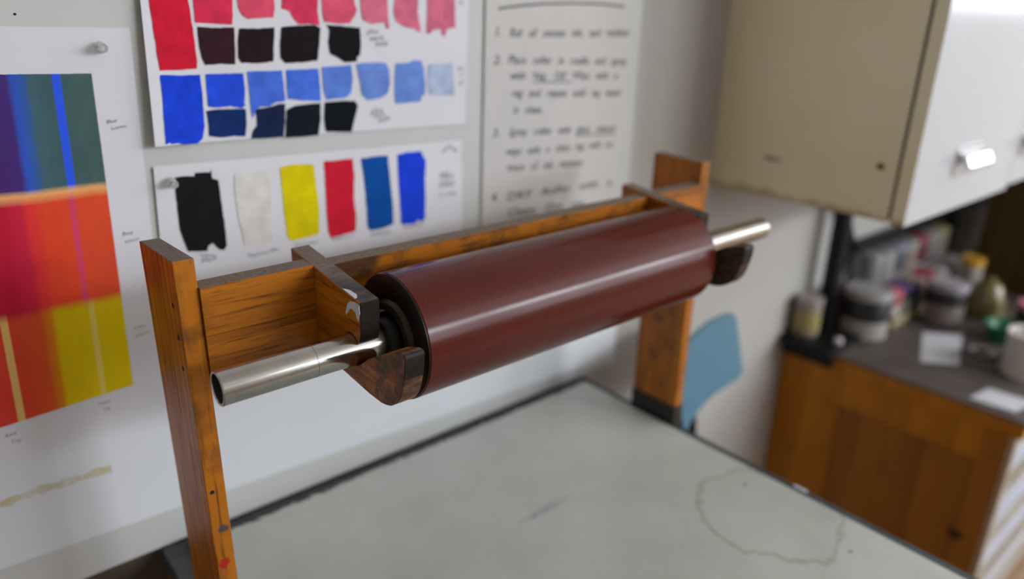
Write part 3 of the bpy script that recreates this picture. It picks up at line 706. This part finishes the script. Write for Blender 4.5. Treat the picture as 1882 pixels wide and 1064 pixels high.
# white paint daubs on the near bracket
M_daub = flat('white_paint', (0.62, 0.63, 0.70, 1), 0.5, var=0.08, scale=200)
def daub(poly, axis, at, t, parent):
    pts = []
    for i, p in enumerate(poly):
        q = poly[(i+1) % len(poly)]
        for s in (0, 0.33, 0.66):
            x, z = p[0]+(q[0]-p[0])*s, p[1]+(q[1]-p[1])*s
            a = noise.noise_vector(Vector((x*700, z*700, 0)))*0.0007
            pts.append((x+a.x, z+a.y))
    bm = prism(pts, axis, at-t, at)
    bmesh.ops.triangulate(bm, faces=[f for f in bm.faces if len(f.verts) > 4])
    return obj('paint_daub', bm, M_daub, parent, label='dried white paint')
daub([(-0.0010, 0.0455), (-0.0090, 0.0480), (-0.0180, 0.0470), (-0.0182, 0.0400), (-0.0160, 0.0315), (-0.0135, 0.0330), (-0.0110, 0.0385), (-0.0060, 0.0400), (-0.0020, 0.0395), (0.0050, 0.0310), (0.0065, 0.0330), (0.0035, 0.0400)], 'x', BX0, 0.0005, br1)
bm = B()
dp = [(0.0080, 0.0006), (0.0120, 0.0006), (0.0060, 0.0045), (-0.0040, 0.0055), (-0.0090, 0.0030), (-0.0095, 0.0006)]
zt_ = lambda y: 0.0650+(y-0.1107)*(0.0157/0.1297)
lo_ = [bm.verts.new((BX0+dx, y, zt_(y)-0.0002)) for y, dx in dp]; hi_ = [bm.verts.new((BX0+dx, y, zt_(y)+0.0005)) for y, dx in dp]
bm.faces.new(hi_); bm.faces.new(lo_[::-1])
for i in range(len(dp)): bm.faces.new((lo_[i], lo_[(i+1) % len(dp)], hi_[(i+1) % len(dp)], hi_[i]))
obj('paint_daub', bm, M_daub, br1, label='dried white paint')

# ---------------------------------------------------------------- the roller
RL = 0.4141
ro = thing('ink_roller', 'dark maroon rubber brayer roller on a steel pipe axle resting in the rack', 'roller', (0.207, 0, 0))
tr = NT('maroon_rubber'); vv = tr.coords((1, 1, 1))
cr = tr.ramp(tr.noise(tr.coords((0.4, 1, 1)), 24, 3), [(0.3, (0.088, 0.0112, 0.0066, 1)), (0.7, (0.098, 0.0130, 0.0078, 1))])
spk = tr.n('TexVoronoi'); spk.inputs['Scale'].default_value = 75; tr.l(vv, spk.inputs['Vector'])
cr = tr.mix(tr.ramp(spk.outputs['Distance'], [(0.020, 0.5), (0.035, 0.0)]), cr, (0.35, 0.22, 0.18, 1))
tr.set(color=cr, rough=tr.ramp(tr.noise(tr.coords((0.3, 1, 1)), 60, 3), [(0.3, 0.175), (0.7, 0.185)]), spec=0.26)
M_rub = tr.m
M_disc = flat('roller_end_black', (0.0055, 0.005, 0.0045, 1), 0.38, spec=0.25, var=0.3, scale=60)
M_brass = flat('oily_brass', (0.034, 0.024, 0.010, 1), 0.36, 0.5, var=0.35, scale=60)
n = 96
obj('rubber_cover', lathe([(0.0520, 0.0008), (0.0590, 0.0), (0.0600, 0.0012), (0.0600, RL-0.0012), (0.0590, RL), (0.0520, RL-0.0008)], 'x', (0, 0, 0), n), M_rub, ro, smooth=True)
for xe, s in ((0.0, 1), (RL, -1)):
    core = obj('end_disc', lathe([(0.0, xe+s*0.002), (0.0370, xe+s*0.002), (0.0380, xe-s*0.0012), (0.0575, xe-s*0.0018), (0.0592, xe-s*0.0008), (0.0592, xe+s*0.0004), (0.0530, xe+s*0.004), (0, xe+s*0.004)], 'x', (0, 0, 0), n), M_disc, ro, smooth=True)
    obj('hub_ring', lathe([(0.0245, xe-s*0.0005), (0.0250, xe-s*0.0040), (0.0270, xe-s*0.0055), (0.0330, xe-s*0.0045), (0.0350, xe-s*0.0025), (0.0365, xe+s*0.0015), (0.0245, xe+s*0.0015)], 'x', (0, 0, 0), 64), M_brass, core, smooth=True)
    obj('collar', lathe([(0.0150, xe-s*0.0150), (0.0195, xe-s*0.0150), (0.0205, xe-s*0.0135), (0.0210, xe-s*0.0020), (0.0240, xe+s*0.0015), (0.0150, xe+s*0.0015)], 'x', (0, 0, 0), 48), M_disc, core, smooth=True)
ts = NT('brushed_steel')
nb = ts.noise(ts.coords((1.5, 60, 60)), 9, 4, 0.7)
bl = ts.noise(ts.coords((1, 1, 1)), 40, 3)
ts.set(color=ts.ramp(bl, [(0.3, (0.40, 0.385, 0.355, 1)), (0.7, (0.47, 0.455, 0.42, 1))]), metal=1.0, rough=ts.ramp(nb, [(0.3, 0.15), (0.7, 0.20)]))
P0, P1, RP = -0.1609, 0.6076, 0.0147
ax_ = obj('axle_pipe', lathe([(0.0121, P1-0.0006), (0.0125, P1), (0.0142, P1), (RP, P1-0.0007), (RP, P0+0.0007), (0.0142, P0), (0.0125, P0), (0.0121, P0+0.0006)], 'x', (0, 0, 0), 64), ts.m, ro, smooth=True, label='brushed steel pipe axle')
obj('bore', lathe([(0.0121, P0+0.0006), (0.0119, P0+0.004), (0.0118, P0+0.05), (0.0118, P1-0.05), (0.0119, P1-0.004), (0.0121, P1-0.0006)], 'x', (0, 0, 0), 48), flat('bore_dark', (0.030, 0.026, 0.022, 1), 0.6), ax_, smooth=True, label='dark hollow bore of the pipe')
obj('bore_plug', lathe([(0.0, P0+0.045), (0.0117, P0+0.045), (0.0117, P0+0.049), (0, P0+0.049)], 'x', (0, 0, 0), 32), flat('bore_dark', (0.030, 0.026, 0.022, 1), 0.6), ax_)
obj('score_line', lathe([(RP+0.00001, -0.0812), (RP+0.00012, -0.0811), (RP+0.00012, -0.0808), (RP+0.00001, -0.0807)], 'x', (0, 0, 0), 64), flat('score', (0.20, 0.19, 0.17, 1), 0.4, 0.8), ax_)

# ---------------------------------------------------------------- wall cabinet
KX, KYF, KZ, KT = 0.915, -0.074, -0.032, 0.70
tcab = NT('cream_enamel')
na = tcab.noise(tcab.coords(), 4.0, 5, 0.6); nb2 = tcab.noise(tcab.coords((1, 1, 0.4)), 9, 4, 0.6)
cce = tcab.ramp(na, [(0.3, (0.76, 0.665, 0.43, 1)), (0.7, (0.84, 0.755, 0.55, 1))])
cce = tcab.mix(tcab.ramp(nb2, [(0.60, 0.0), (0.78, 0.5)]), cce, (0.33, 0.25, 0.12, 1))
xc = tcab.n('SeparateXYZ'); tcab.l(tcab.coords(), xc.inputs[0])
gr = tcab.math('ADD', xc.outputs['Z'], tcab.math('MULTIPLY', tcab.math('SUBTRACT', tcab.noise(tcab.coords(), 28, 4, 0.7), 0.5), 0.030))
cce = tcab.mix(tcab.ramp(tcab.math('MULTIPLY', gr, 40.0), [(0.10, 0.75), (0.55, 0.0)]), cce, (0.30, 0.20, 0.06, 1))
tcab.set(color=cce, rough=0.45); M_cream = tcab.m
M_rust = flat('rust', (0.12, 0.055, 0.02, 1), 0.8, var=0.3, scale=200)
M_door = flat('white_enamel', (0.53, 0.54, 0.575, 1), 0.12, var=0.02, scale=3)
M_chrome = flat('chrome', (0.60, 0.60, 0.62, 1), 0.22, 1.0)
M_dark = flat('shadow_gap', (0.03, 0.027, 0.02, 1), 0.8)
kb = thing('wall_cabinet', 'cream enamelled metal wall cabinet with glossy white doors above the cluttered desk', 'cabinet', (1.3, 0.29, KZ))
KX1 = 2.20; DB = KYF+0.022
body = obj('body', bbox(KX, KX1, DB+0.006, YW, KZ, KT, 0.003), M_cream, kb)
obj('gap', bbox(KX+0.006, KX1-0.006, DB, DB+0.006, KZ+0.006, KT-0.006, 0), M_dark, kb)
for (a, b, z0) in ((KX, 1.385, KZ-0.002), (1.389, KX1, KZ+0.006)):
    dr = obj('door', bbox(a, b, KYF, DB, z0, KT-0.002, 0.003), [M_door, M_cream], kb)
    for p in dr.data.polygons:
        if abs(p.normal.x) > 0.7 or p.normal.z < -0.7: p.material_index = 1
    hx = 1.135 if a < 1 else 1.47; hz = 0.052; w = 0.062
    hp = obj('handle', bbox(hx-w, hx+w, KYF-0.0025, KYF, hz-0.022, hz+0.026, 0.001), M_chrome, dr, label='chrome pull handle')
    bm = prism([(KYF-0.0025, hz+0.018), (KYF-0.016, hz+0.013), (KYF-0.024, hz-0.004), (KYF-0.024, hz-0.012), (KYF-0.020, hz-0.012), (KYF-0.013, hz+0.006), (KYF-0.0025, hz+0.011)], 'x', hx-w+0.008, hx+w-0.008, 0.0008)
    obj('handle_grip', bm, M_chrome, dr, label='chrome pull handle')
for (y, z, ry, rz) in ((-0.020, 0.056, 0.008, 0.006), (0.175, 0.018, 0.022, 0.005)):
    pts = [(y+ry*math.cos(q*0.52)*random.uniform(0.7, 1.2), z+rz*math.sin(q*0.52)*random.uniform(0.7, 1.2)+0.02*(y > 0.1)) for q in range(12)]
    bm = prism(pts, 'x', KX-0.0004, KX+0.0005)
    obj('rust_spot' if y < 0 else 'smudge', bm, M_rust if y < 0 else flat('smudge', (0.36, 0.30, 0.20, 1), 0.8, var=0.3, scale=120), body)

# ---------------------------------------------------------------- desk
DX, DX1, DYF = 1.325, 2.95, -0.228
dk = thing('wooden_desk', 'orange-brown wooden cabinet desk crowded with ink jars below the wall cabinet', 'desk', (1.9, 0.0, ZF))
M_dtop = flat('desk_top_grey', (0.120, 0.098, 0.088, 1), 0.5, spec=0.3, var=0.2, scale=12)
obj('desktop', bbox(DX-0.006, DX1, DYF-0.010, YW-0.004, ZD-0.006, ZD, 0.001), M_dtop, dk)
obj('top_edging', bbox(DX-0.010, DX-0.0005, DYF-0.010, YW-0.004, ZD-0.036, ZD-0.0065, 0.002), M_desk, dk)
obj('side_rail', bbox(DX-0.004, DX+0.018, DYF+0.0605, YW-0.1655, ZD-0.120, ZD-0.0370, 0.001), M_desk, dk)
obj('side_stile', bbox(DX-0.004, DX+0.018, DYF, DYF+0.012, ZF, ZD-0.0370, 0.001), flat('pale_edge', (0.42, 0.33, 0.24, 1), 0.6, var=0.1), dk)
obj('side_stile', bbox(DX-0.004, DX+0.018, DYF+0.0125, DYF+0.060, ZF, ZD-0.0370, 0.001), M_deskp, dk)
obj('side_stile', bbox(DX-0.004, DX+0.018, YW-0.065-0.10, YW-0.004, ZF, ZD-0.0370, 0.001), M_desk, dk)
obj('side_panel', bbox(DX+0.002, DX+0.016, DYF+0.0605, YW-0.1655, ZF+0.03, ZD-0.1205, 0.0005), M_deskp, dk)
obj('back_panel', bbox(DX+0.02, DX1-0.02, YW-0.02, YW-0.005, ZF+0.03, ZD-0.007, 0.0005), M_deskp, dk)
obj('side_panel', bbox(DX1-0.02, DX1-0.002, DYF, YW-0.021, ZF, ZD-0.007, 0.0005), M_deskp, dk)
bm = prism([(-0.168+0.016*math.cos(q*0.5)*random.uniform(0.6, 1.2), -0.79+0.011*math.sin(q*0.5)*random.uniform(0.6, 1.2)) for q in range(12)], 'x', DX-0.0048, DX-0.003)
obj('knot', bm, flat('knot', (0.02, 0.010, 0.005, 1), 0.6), dk, label='dark knot in the wood')
SH = [ZD-0.06, ZD-0.19, ZD-0.32, ZD-0.45, ZD-0.58]
M_shelf = flat('shelf_ply', (0.42, 0.35, 0.28, 1), 0.6, var=0.1, scale=15)
for z in SH:
    obj('shelf', bbox(DX+0.0185, DX1-0.021, DYF+0.002, YW-0.021, z-0.010, z, 0.001), M_shelf, dk)
M_stack = flat('stacked_paper', (0.52, 0.53, 0.60, 1), 0.85, var=0.06, scale=40)
wh = ['second', 'third', 'fourth', 'lowest']
for i, z in enumerate(SH[1:]):
    st = thing('paper_stack', 'stack of white paper on the %s shelf of the wooden desk' % wh[i], 'paper', (1.75, 0, z), group='paper stacks on the desk shelves')
    nn = 6
    for q in range(nn):
        h = 0.018; dx = random.uniform(-0.008, 0.008); dy = random.uniform(0.0, 0.02)
        obj('ream', bbox(DX+0.04+dx, 2.3+dx, DYF+0.010+dy, 0.20, z+q*h, z+(q+1)*h-0.0008, 0.001), M_stack, st)

# dark cupboard standing on the far end of the desk
cu = thing('brown_cupboard', 'plain dark brown wooden cupboard standing at the far end of the desk', 'cupboard', (2.4, 0, ZD))
M_cup = wood('dark_walnut', (0.085, 0.050, 0.014, 1), (0.060, 0.034, 0.009, 1), 'z', 0.5, 0.55, coat=0.0, con=0.2, grime=0.1)
obj('carcass', bbox(2.15, 2.85, -0.20, 0.168, ZD, -0.045, 0.003), M_cup, cu)
for a, b in ((2.155, 2.488), (2.492, 2.845)):
    dd_ = obj('door', bbox(a, b, -0.215, -0.2005, ZD+0.006, -0.050, 0.002), M_cup, cu)
    obj('knob', lathe([(0, -0.02), (0.009, -0.018), (0.010, -0.012), (0.004, -0.006), (0.004, 0)], 'y', (b-0.03 if a < 2.3 else a+0.03, -0.215, -0.26), 16), M_dark, dd_, smooth=True)

# black steel frame on the desk end
sf = thing('steel_frame', 'black steel stand with flat base plate bolted to the desk end under the cabinet', 'stand', (1.42, 0.25, ZD))
PZ_ = ZD+0.018
obj('base_plate', bbox(1.282, 1.4365, 0.165, 0.292, ZD+0.0005, PZ_, 0.002), M_black, sf)
obj('plate_flange', bbox(1.3005, 1.3130, 0.165, 0.292, ZD-0.030, ZD+0.0005, 0.001), M_black, sf)
obj('bolt', lathe([(0, 0.014), (0.007, 0.013), (0.0095, 0.008), (0.010, 0.0), (0, 0)], 'z', (1.352, 0.180, PZ_), 20), flat('bolt_zinc', (0.72, 0.66, 0.74, 1), 0.3, 0.4), sf, smooth=True, label='pale round bolt head')
obj('upright', bbox(1.402, 1.434, 0.236, 0.270, PZ_, KZ-0.001, 0.002), M_black, sf)
obj('upright', bbox(2.205, 2.235, 0.262, 0.290, ZD, -0.2985, 0.002), M_black, sf)
obj('crossbar', bbox(1.570, 2.780, 0.268, 0.290, -0.298, -0.270, 0.002), M_black, sf)
obj('curved_brace', tube(smooth_pts([(1.425, 0.265, -0.120), (1.465, 0.275, -0.160), (1.515, 0.280, -0.215), (1.550, 0.280, -0.268), (1.551, 0.280, -0.300), (1.530, 0.280, -0.330), (1.500, 0.282, -0.352)]), 0.0095), M_black, sf, smooth=True)

# ---------------------------------------------------------------- jars on the desk
def jar(x, y, z, r, h, body, lid, lab, label, group=None, name='ink_jar', band=(0.15, 0.6), rough=0.35):
    t = thing(name, label, 'jar', (x, y, z), group)
    b = obj('jar_body', lathe([(0, 0), (r*0.94, 0), (r*0.98, 0.003), (r*0.98, h*0.80), (r*0.93, h*0.84), (r*0.93, h*0.90), (0, h*0.90)], 'z', (x, y, z), 28), flat('jar_%.3f_%.3f_%.3f' % body, body+(1,), rough, var=0.08), t, smooth=True)
    obj('lid', lathe([(r*0.935, h*0.83), (r*1.0, h*0.83), (r*1.02, h*0.85), (r*1.02, h*0.97), (r*0.98, h), (r*0.86, h), (r*0.82, h*0.985), (0, h*0.985)], 'z', (x, y, z), 28), flat('lid_%.3f_%.3f_%.3f' % lid, lid+(1,), 0.35, var=0.08), t, smooth=True)
    if lab:
        obj('paper_label', lathe([(r*0.982, h*band[0]), (r*0.990, h*band[0]), (r*0.990, h*band[1]), (r*0.982, h*band[1])], 'z', (x, y, z), 28), flat('lab_%.3f_%.3f_%.3f' % lab, lab+(1,), 0.6, var=0.15, scale=60), b, smooth=True)
    return t
GREY = (0.24, 0.24, 0.24); PALE = (0.34, 0.335, 0.33); TAN = (0.30, 0.25, 0.19)
jar(1.342, 0.263, PZ_, 0.032, 0.098, TAN, (0.34, 0.29, 0.28), (0.36, 0.29, 0.10), 'tan jar with a yellow label standing on the black plate of the steel stand')
jar(1.496, 0.188, ZD, 0.056, 0.125, (0.012, 0.012, 0.014), PALE, (0.42, 0.38, 0.35), 'large black ink can with pale label and grey lid beside the steel upright', band=(0.03, 0.40))
jar(1.505, 0.2720, ZD, 0.020, 0.108, (0.14, 0.02, 0.03), (0.36, 0.10, 0.13), None, 'slim dark red jar with dull pink lid behind the large black can')
jar(1.738, 0.090, ZD, 0.047, 0.118, (0.012, 0.011, 0.014), (0.36, 0.33, 0.37), (0.20, 0.165, 0.15), 'black ink can with beige label and lilac lid standing alone before the tray', band=(0.06, 0.52))
# cardboard tray with rows of small jars
ty_ = thing('jar_tray', 'shallow tan cardboard tray holding rows of small ink jars', 'tray', (1.9, 0.22, ZD))
TX0, TX1, TY0, TY1 = 1.590, 2.108, 0.152, 0.2915
M_card = flat('cardboard', (0.40, 0.32, 0.18, 1), 0.8, var=0.1)
obj('tray_base', bbox(TX0, TX1, TY0, TY1, ZD, ZD+0.003, 0), M_card, ty_)
for a in ((TX0, TX1, TY0, TY0+0.003), (TX0, TX1, TY1-0.003, TY1), (TX0, TX0+0.003, TY0+0.003, TY1-0.003), (TX1-0.003, TX1, TY0+0.003, TY1-0.003)):
    obj('tray_side', bbox(*a, ZD+0.003, ZD+0.028, 0.0005), M_card, ty_)
front = [((0.36, 0.09, 0.05), (0.62, 0.12, 0.20), (0.50, 0.46, 0.45), 'pale jar with bright pink lid at the near end of the tray'),
         ((0.03, 0.03, 0.035), (0.13, 0.09, 0.30), (0.30, 0.28, 0.27), 'dark jar with violet lid, second along the tray front'),
         ((0.03, 0.035, 0.035), (0.42, 0.30, 0.26), None, 'dark grey jar with peach lid, third along the tray front'),
         ((0.06, 0.008, 0.008), (0.40, 0.03, 0.06), None, 'dark red jar with crimson lid in the tray front row'),
         ((0.16, 0.012, 0.018), (0.36, 0.35, 0.35), (0.40, 0.36, 0.34), 'red jar with grey lid near the far end of the tray front row'),
         ((0.30, 0.29, 0.28), (0.30, 0.30, 0.31), None, 'grey jar with grey lid, sixth along the tray front'),
         ((0.30, 0.27, 0.22), (0.36, 0.34, 0.33), None, 'tan jar at the far end of the tray front row')]
g = 'small ink jars in the tray'
zt1 = ZD+0.003
for i, (b, l, la, s) in enumerate(front):
    jar(1.628+0.072*i, 0.188, zt1, 0.031, 0.090, b, l, la, s, g)
names = ['first', 'second', 'third', 'fourth', 'fifth', 'sixth', 'seventh']
cols_l = [(0.34, 0.07, 0.10), (0.34, 0.33, 0.33), (0.40, 0.38, 0.36), (0.33, 0.30, 0.28), (0.36, 0.35, 0.36), (0.32, 0.31, 0.30), (0.30, 0.29, 0.30)]
cols_b = [(0.20, 0.03, 0.05), GREY, TAN, (0.06, 0.06, 0.065), PALE, GREY, (0.10, 0.09, 0.10)]
for i in range(7):
    jar(1.628+0.072*i, 0.254, zt1, 0.031, 0.094, cols_b[i], cols_l[i], None, '%s jar from the steel upright in the back row of the tray, %s lid' % (names[i], 'dull red' if i == 0 else 'grey'), g)
up_l = [PALE, (0.30, 0.30, 0.31), (0.30, 0.29, 0.40), (0.33, 0.32, 0.31), (0.33, 0.04, 0.06), (0.31, 0.31, 0.33), (0.36, 0.33, 0.14)]
up_n = ['pale grey', 'mid grey', 'blue-grey', 'warm grey', 'red', 'cool grey', 'mustard']
for i in range(0, 7):
    jar(1.628+0.072*i, 0.254, zt1+0.0942, 0.031, 0.078, [GREY, PALE, (0.10, 0.10, 0.13), TAN, (0.14, 0.02, 0.03), GREY, TAN][i], up_l[i], None, 'small jar with %s lid stacked on the back row of the tray' % up_n[i], g)
jar(1.868, 0.118, ZD, 0.027, 0.078, (0.36, 0.34, 0.30), (0.52, 0.36, 0.03), None, 'small jar with yellow lid behind the black can with the lilac lid')
jar(1.985, 0.120, ZD, 0.030, 0.128, (0.34, 0.32, 0.28), (0.62, 0.32, 0.02), None, 'taller jar with orange-yellow lid near the dark cupboard')
jar(1.838, -0.084, ZD, 0.038, 0.085, (0.012, 0.010, 0.012), (0.58, 0.20, 0.32), None, 'black jar with a pink lid behind the white cup')
# amber bottle, green bowl, white cup, tape roll, card
bt = thing('amber_bottle', 'squat olive-amber bottle with sloping shoulders near the dark cupboard', 'bottle', (1.905, 0.020, ZD))
ta = NT('amber_plastic'); ta.set(color=(0.26, 0.20, 0.07, 1), rough=0.12, trans=0.35, ior=1.45, coat=0.6)
BTX, BTY = 1.890, 0.040
bt.location.x = BTX; bt.location.y = BTY; bt['_o'] = [BTX, BTY, ZD]
obj('bottle_body', lathe([(0, 0), (0.046, 0), (0.049, 0.004), (0.049, 0.034), (0.046, 0.052), (0.036, 0.080), (0.029, 0.094), (0.022, 0.100), (0, 0.102)], 'z', (BTX, BTY, ZD), 36), ta.m, bt, smooth=True)
obj('stopper', lathe([(0.012, 0.1005), (0.014, 0.1015), (0.0135, 0.109), (0.011, 0.111), (0, 0.111)], 'z', (BTX, BTY, ZD), 24), ta.m, bt, smooth=True)
gb = thing('green_bowl', 'bright green plastic bowl behind the white cup', 'bowl', (1.735, -0.058, ZD))
obj('bowl', lathe([(0, 0), (0.026, 0), (0.030, 0.004), (0.044, 0.044), (0.047, 0.046), (0.045, 0.0475), (0.041, 0.044), (0.027, 0.007), (0, 0.007)], 'z', (1.735, -0.058, ZD), 36), flat('green_plastic', (0.005, 0.17, 0.065, 1), 0.3, var=0.05), gb, smooth=True)
cp = thing('white_cup', 'white plastic tub of ink at the near edge of the desk', 'cup', (1.560, -0.160, ZD))
obj('cup_wall', lathe([(0, 0), (0.044, 0), (0.047, 0.003), (0.053, 0.098), (0.0555, 0.100), (0.0545, 0.105), (0.0505, 0.104), (0.045, 0.006), (0, 0.006)], 'z', (1.560, -0.160, ZD), 40), flat('tub_plastic', (0.66, 0.61, 0.56, 1), 0.4, var=0.03), cp, smooth=True)
obj('ink_fill', lathe([(0, 0.006), (0.044, 0.006), (0.0492, 0.086), (0, 0.087)], 'z', (1.560, -0.160, ZD), 40), flat('ink_fill', (0.45, 0.43, 0.42, 1), 0.4), cp, smooth=True)
tpz = thing('tape_roll', 'roll of tape with dark rim lying beside the white tub', 'tape', (1.578, -0.063, ZD))
obj('tape', lathe([(0.020, 0.0), (0.040, 0.0), (0.041, 0.001), (0.041, 0.021), (0.040, 0.022), (0.020, 0.022), (0.020, 0.0)], 'z', (1.578, -0.063, ZD), 36), flat('tape_cream', (0.34, 0.30, 0.25, 1), 0.5, var=0.1), tpz, smooth=True)
obj('core', lathe([(0.017, 0.0), (0.0198, 0.0), (0.0198, 0.0215), (0.017, 0.0215), (0.017, 0.0)], 'z', (1.578, -0.063, ZD), 36), flat('tape_core', (0.03, 0.03, 0.04, 1), 0.5), tpz, smooth=True)
obj('rim', lathe([(0.0412, 0.012), (0.0425, 0.012), (0.0425, 0.0225), (0.030, 0.0232), (0.030, 0.0222), (0.0412, 0.0222)], 'z', (1.578, -0.063, ZD), 36), flat('tape_core', (0.03, 0.03, 0.04, 1), 0.5), tpz, smooth=True)
M_card2 = flat('white_card', (0.66, 0.66, 0.72, 1), 0.8, var=0.03)
def card(name, quad, z, label, t=0.0012, bend=0.004):
    t0 = thing(name, label, 'paper', (sum(q[0] for q in quad)/4, sum(q[1] for q in quad)/4, z))
    bm = B(); n_ = 8; F, K = [], []
    for i in range(n_+1):
        u = i/n_; rf, rk_ = [], []
        for j in range(n_+1):
            v = j/n_
            x = (1-u)*((1-v)*quad[0][0]+v*quad[3][0])+u*((1-v)*quad[1][0]+v*quad[2][0]); y = (1-u)*((1-v)*quad[0][1]+v*quad[3][1])+u*((1-v)*quad[1][1]+v*quad[2][1])
            zz = z+bend*(abs(2*v-1)**2)*(0.3+0.7*u)
            rf.append(bm.verts.new((x, y, zz+t))); rk_.append(bm.verts.new((x, y, zz)))
        F.append(rf); K.append(rk_)
    for i in range(n_):
        for j in range(n_):
            bm.faces.new((F[i][j], F[i+1][j], F[i+1][j+1], F[i][j+1])); bm.faces.new((K[i][j], K[i][j+1], K[i+1][j+1], K[i+1][j]))
    for i in range(n_):
        for (A, C) in ((0, 1), (n_, -1)):
            bm.faces.new((F[i][A], K[i][A], K[i+1][A], F[i+1][A])); bm.faces.new((F[A][i], F[A][i+1], K[A][i+1], K[A][i]))
    obj('sheet', bm, M_card2, t0, smooth=True)
    return t0
card('note_paper', [(1.440, 0.020), (1.492, -0.046), (1.690, 0.018), (1.625, 0.090)], ZD, 'white note paper lying on the desk in front of the jars')
card('paper_scrap', [(1.345, -0.120), (1.350, -0.205), (1.430, -0.215), (1.425, -0.130)], ZD, 'small white scrap of paper at the front corner of the desk', bend=0.002)

# ---------------------------------------------------------------- blue chair
ch = thing('plastic_chair', 'light blue moulded plastic chair on black tube legs behind the table end', 'chair', (0.72, -0.02, ZF))
M_blue = flat('blue_plastic', (0.090, 0.205, 0.285, 1), 0.38, spec=0.35, var=0.03)
def shell(fn, nu, nv, t):
    bm = B(); F, K = [], []
    for i in range(nu+1):
        rf, rk_ = [], []
        for j in range(nv+1):
            p, nrm = fn(i/nu, j/nv); p = Vector(p); nrm = Vector(nrm).normalized()
            rf.append(bm.verts.new(p)); rk_.append(bm.verts.new(p+nrm*t))
        F.append(rf); K.append(rk_)
    for i in range(nu):
        for j in range(nv):
            bm.faces.new((F[i][j], F[i+1][j], F[i+1][j+1], F[i][j+1])); bm.faces.new((K[i][j], K[i][j+1], K[i+1][j+1], K[i+1][j]))
    for i in range(nu):
        bm.faces.new((F[i][0], K[i][0], K[i+1][0], F[i+1][0])); bm.faces.new((F[i][nv], F[i+1][nv], K[i+1][nv], K[i][nv]))
    for j in range(nv):
        bm.faces.new((F[0][j], F[0][j+1], K[0][j+1], K[0][j])); bm.faces.new((F[nu][j], K[nu][j], K[nu][j+1], F[nu][j+1]))
    return bm
def back_fn(u, v):
    # u across (left to right), v up; the panel bows back in the middle, corners rounded
    s = 2*u-1
    x = 0.600+0.290*u
    y = 0.095+0.075*u+0.018*(1-s*s)+0.030*(v-0.5)
    zt = -0.262+0.010*(1-s*s)-0.014*max(0, abs(s)-0.85)**2/0.0225
    zb = -0.382-0.012*u+0.014*max(0, abs(s)-0.85)**2/0.0225
    return (x, y, zb+(zt-zb)*v), (-0.3, 1, 0.15)
obj('backrest', shell(back_fn, 20, 8, 0.006), M_blue, ch, smooth=True)
def seat_fn(u, v):
    s = 2*u-1
    return (0.725+0.125*s, -0.235+0.30*v, -0.795+0.018*s*s+0.02*(2*v-1)**4), (0, 0, 1)
obj('seat', shell(seat_fn, 14, 10, 0.008), M_blue, ch, smooth=True)
for sx in (-1, 1):
    obj('back_tube', tube(smooth_pts([(0.720+0.060*sx, 0.00, -0.800), (0.715+0.06*sx, 0.10, -0.760), (0.705+0.045*sx, 0.140, -0.600), (0.700+0.035*sx, 0.158, -0.420), (0.698+0.03*sx, 0.166, -0.330)]), 0.008), M_black, ch, smooth=True)
    for (ya, yb2) in ((-0.21, -0.245), (0.05, 0.115)):
        obj('leg', tube([(0.725+0.10*sx, ya, -0.797), (0.725+0.105*sx, (ya+yb2)/2, -1.0), (0.725+0.112*sx, yb2, ZF+0.0005)], 0.0095), M_black, ch, smooth=True)

for o in bpy.data.objects:
    if '_o' in o: del o['_o']
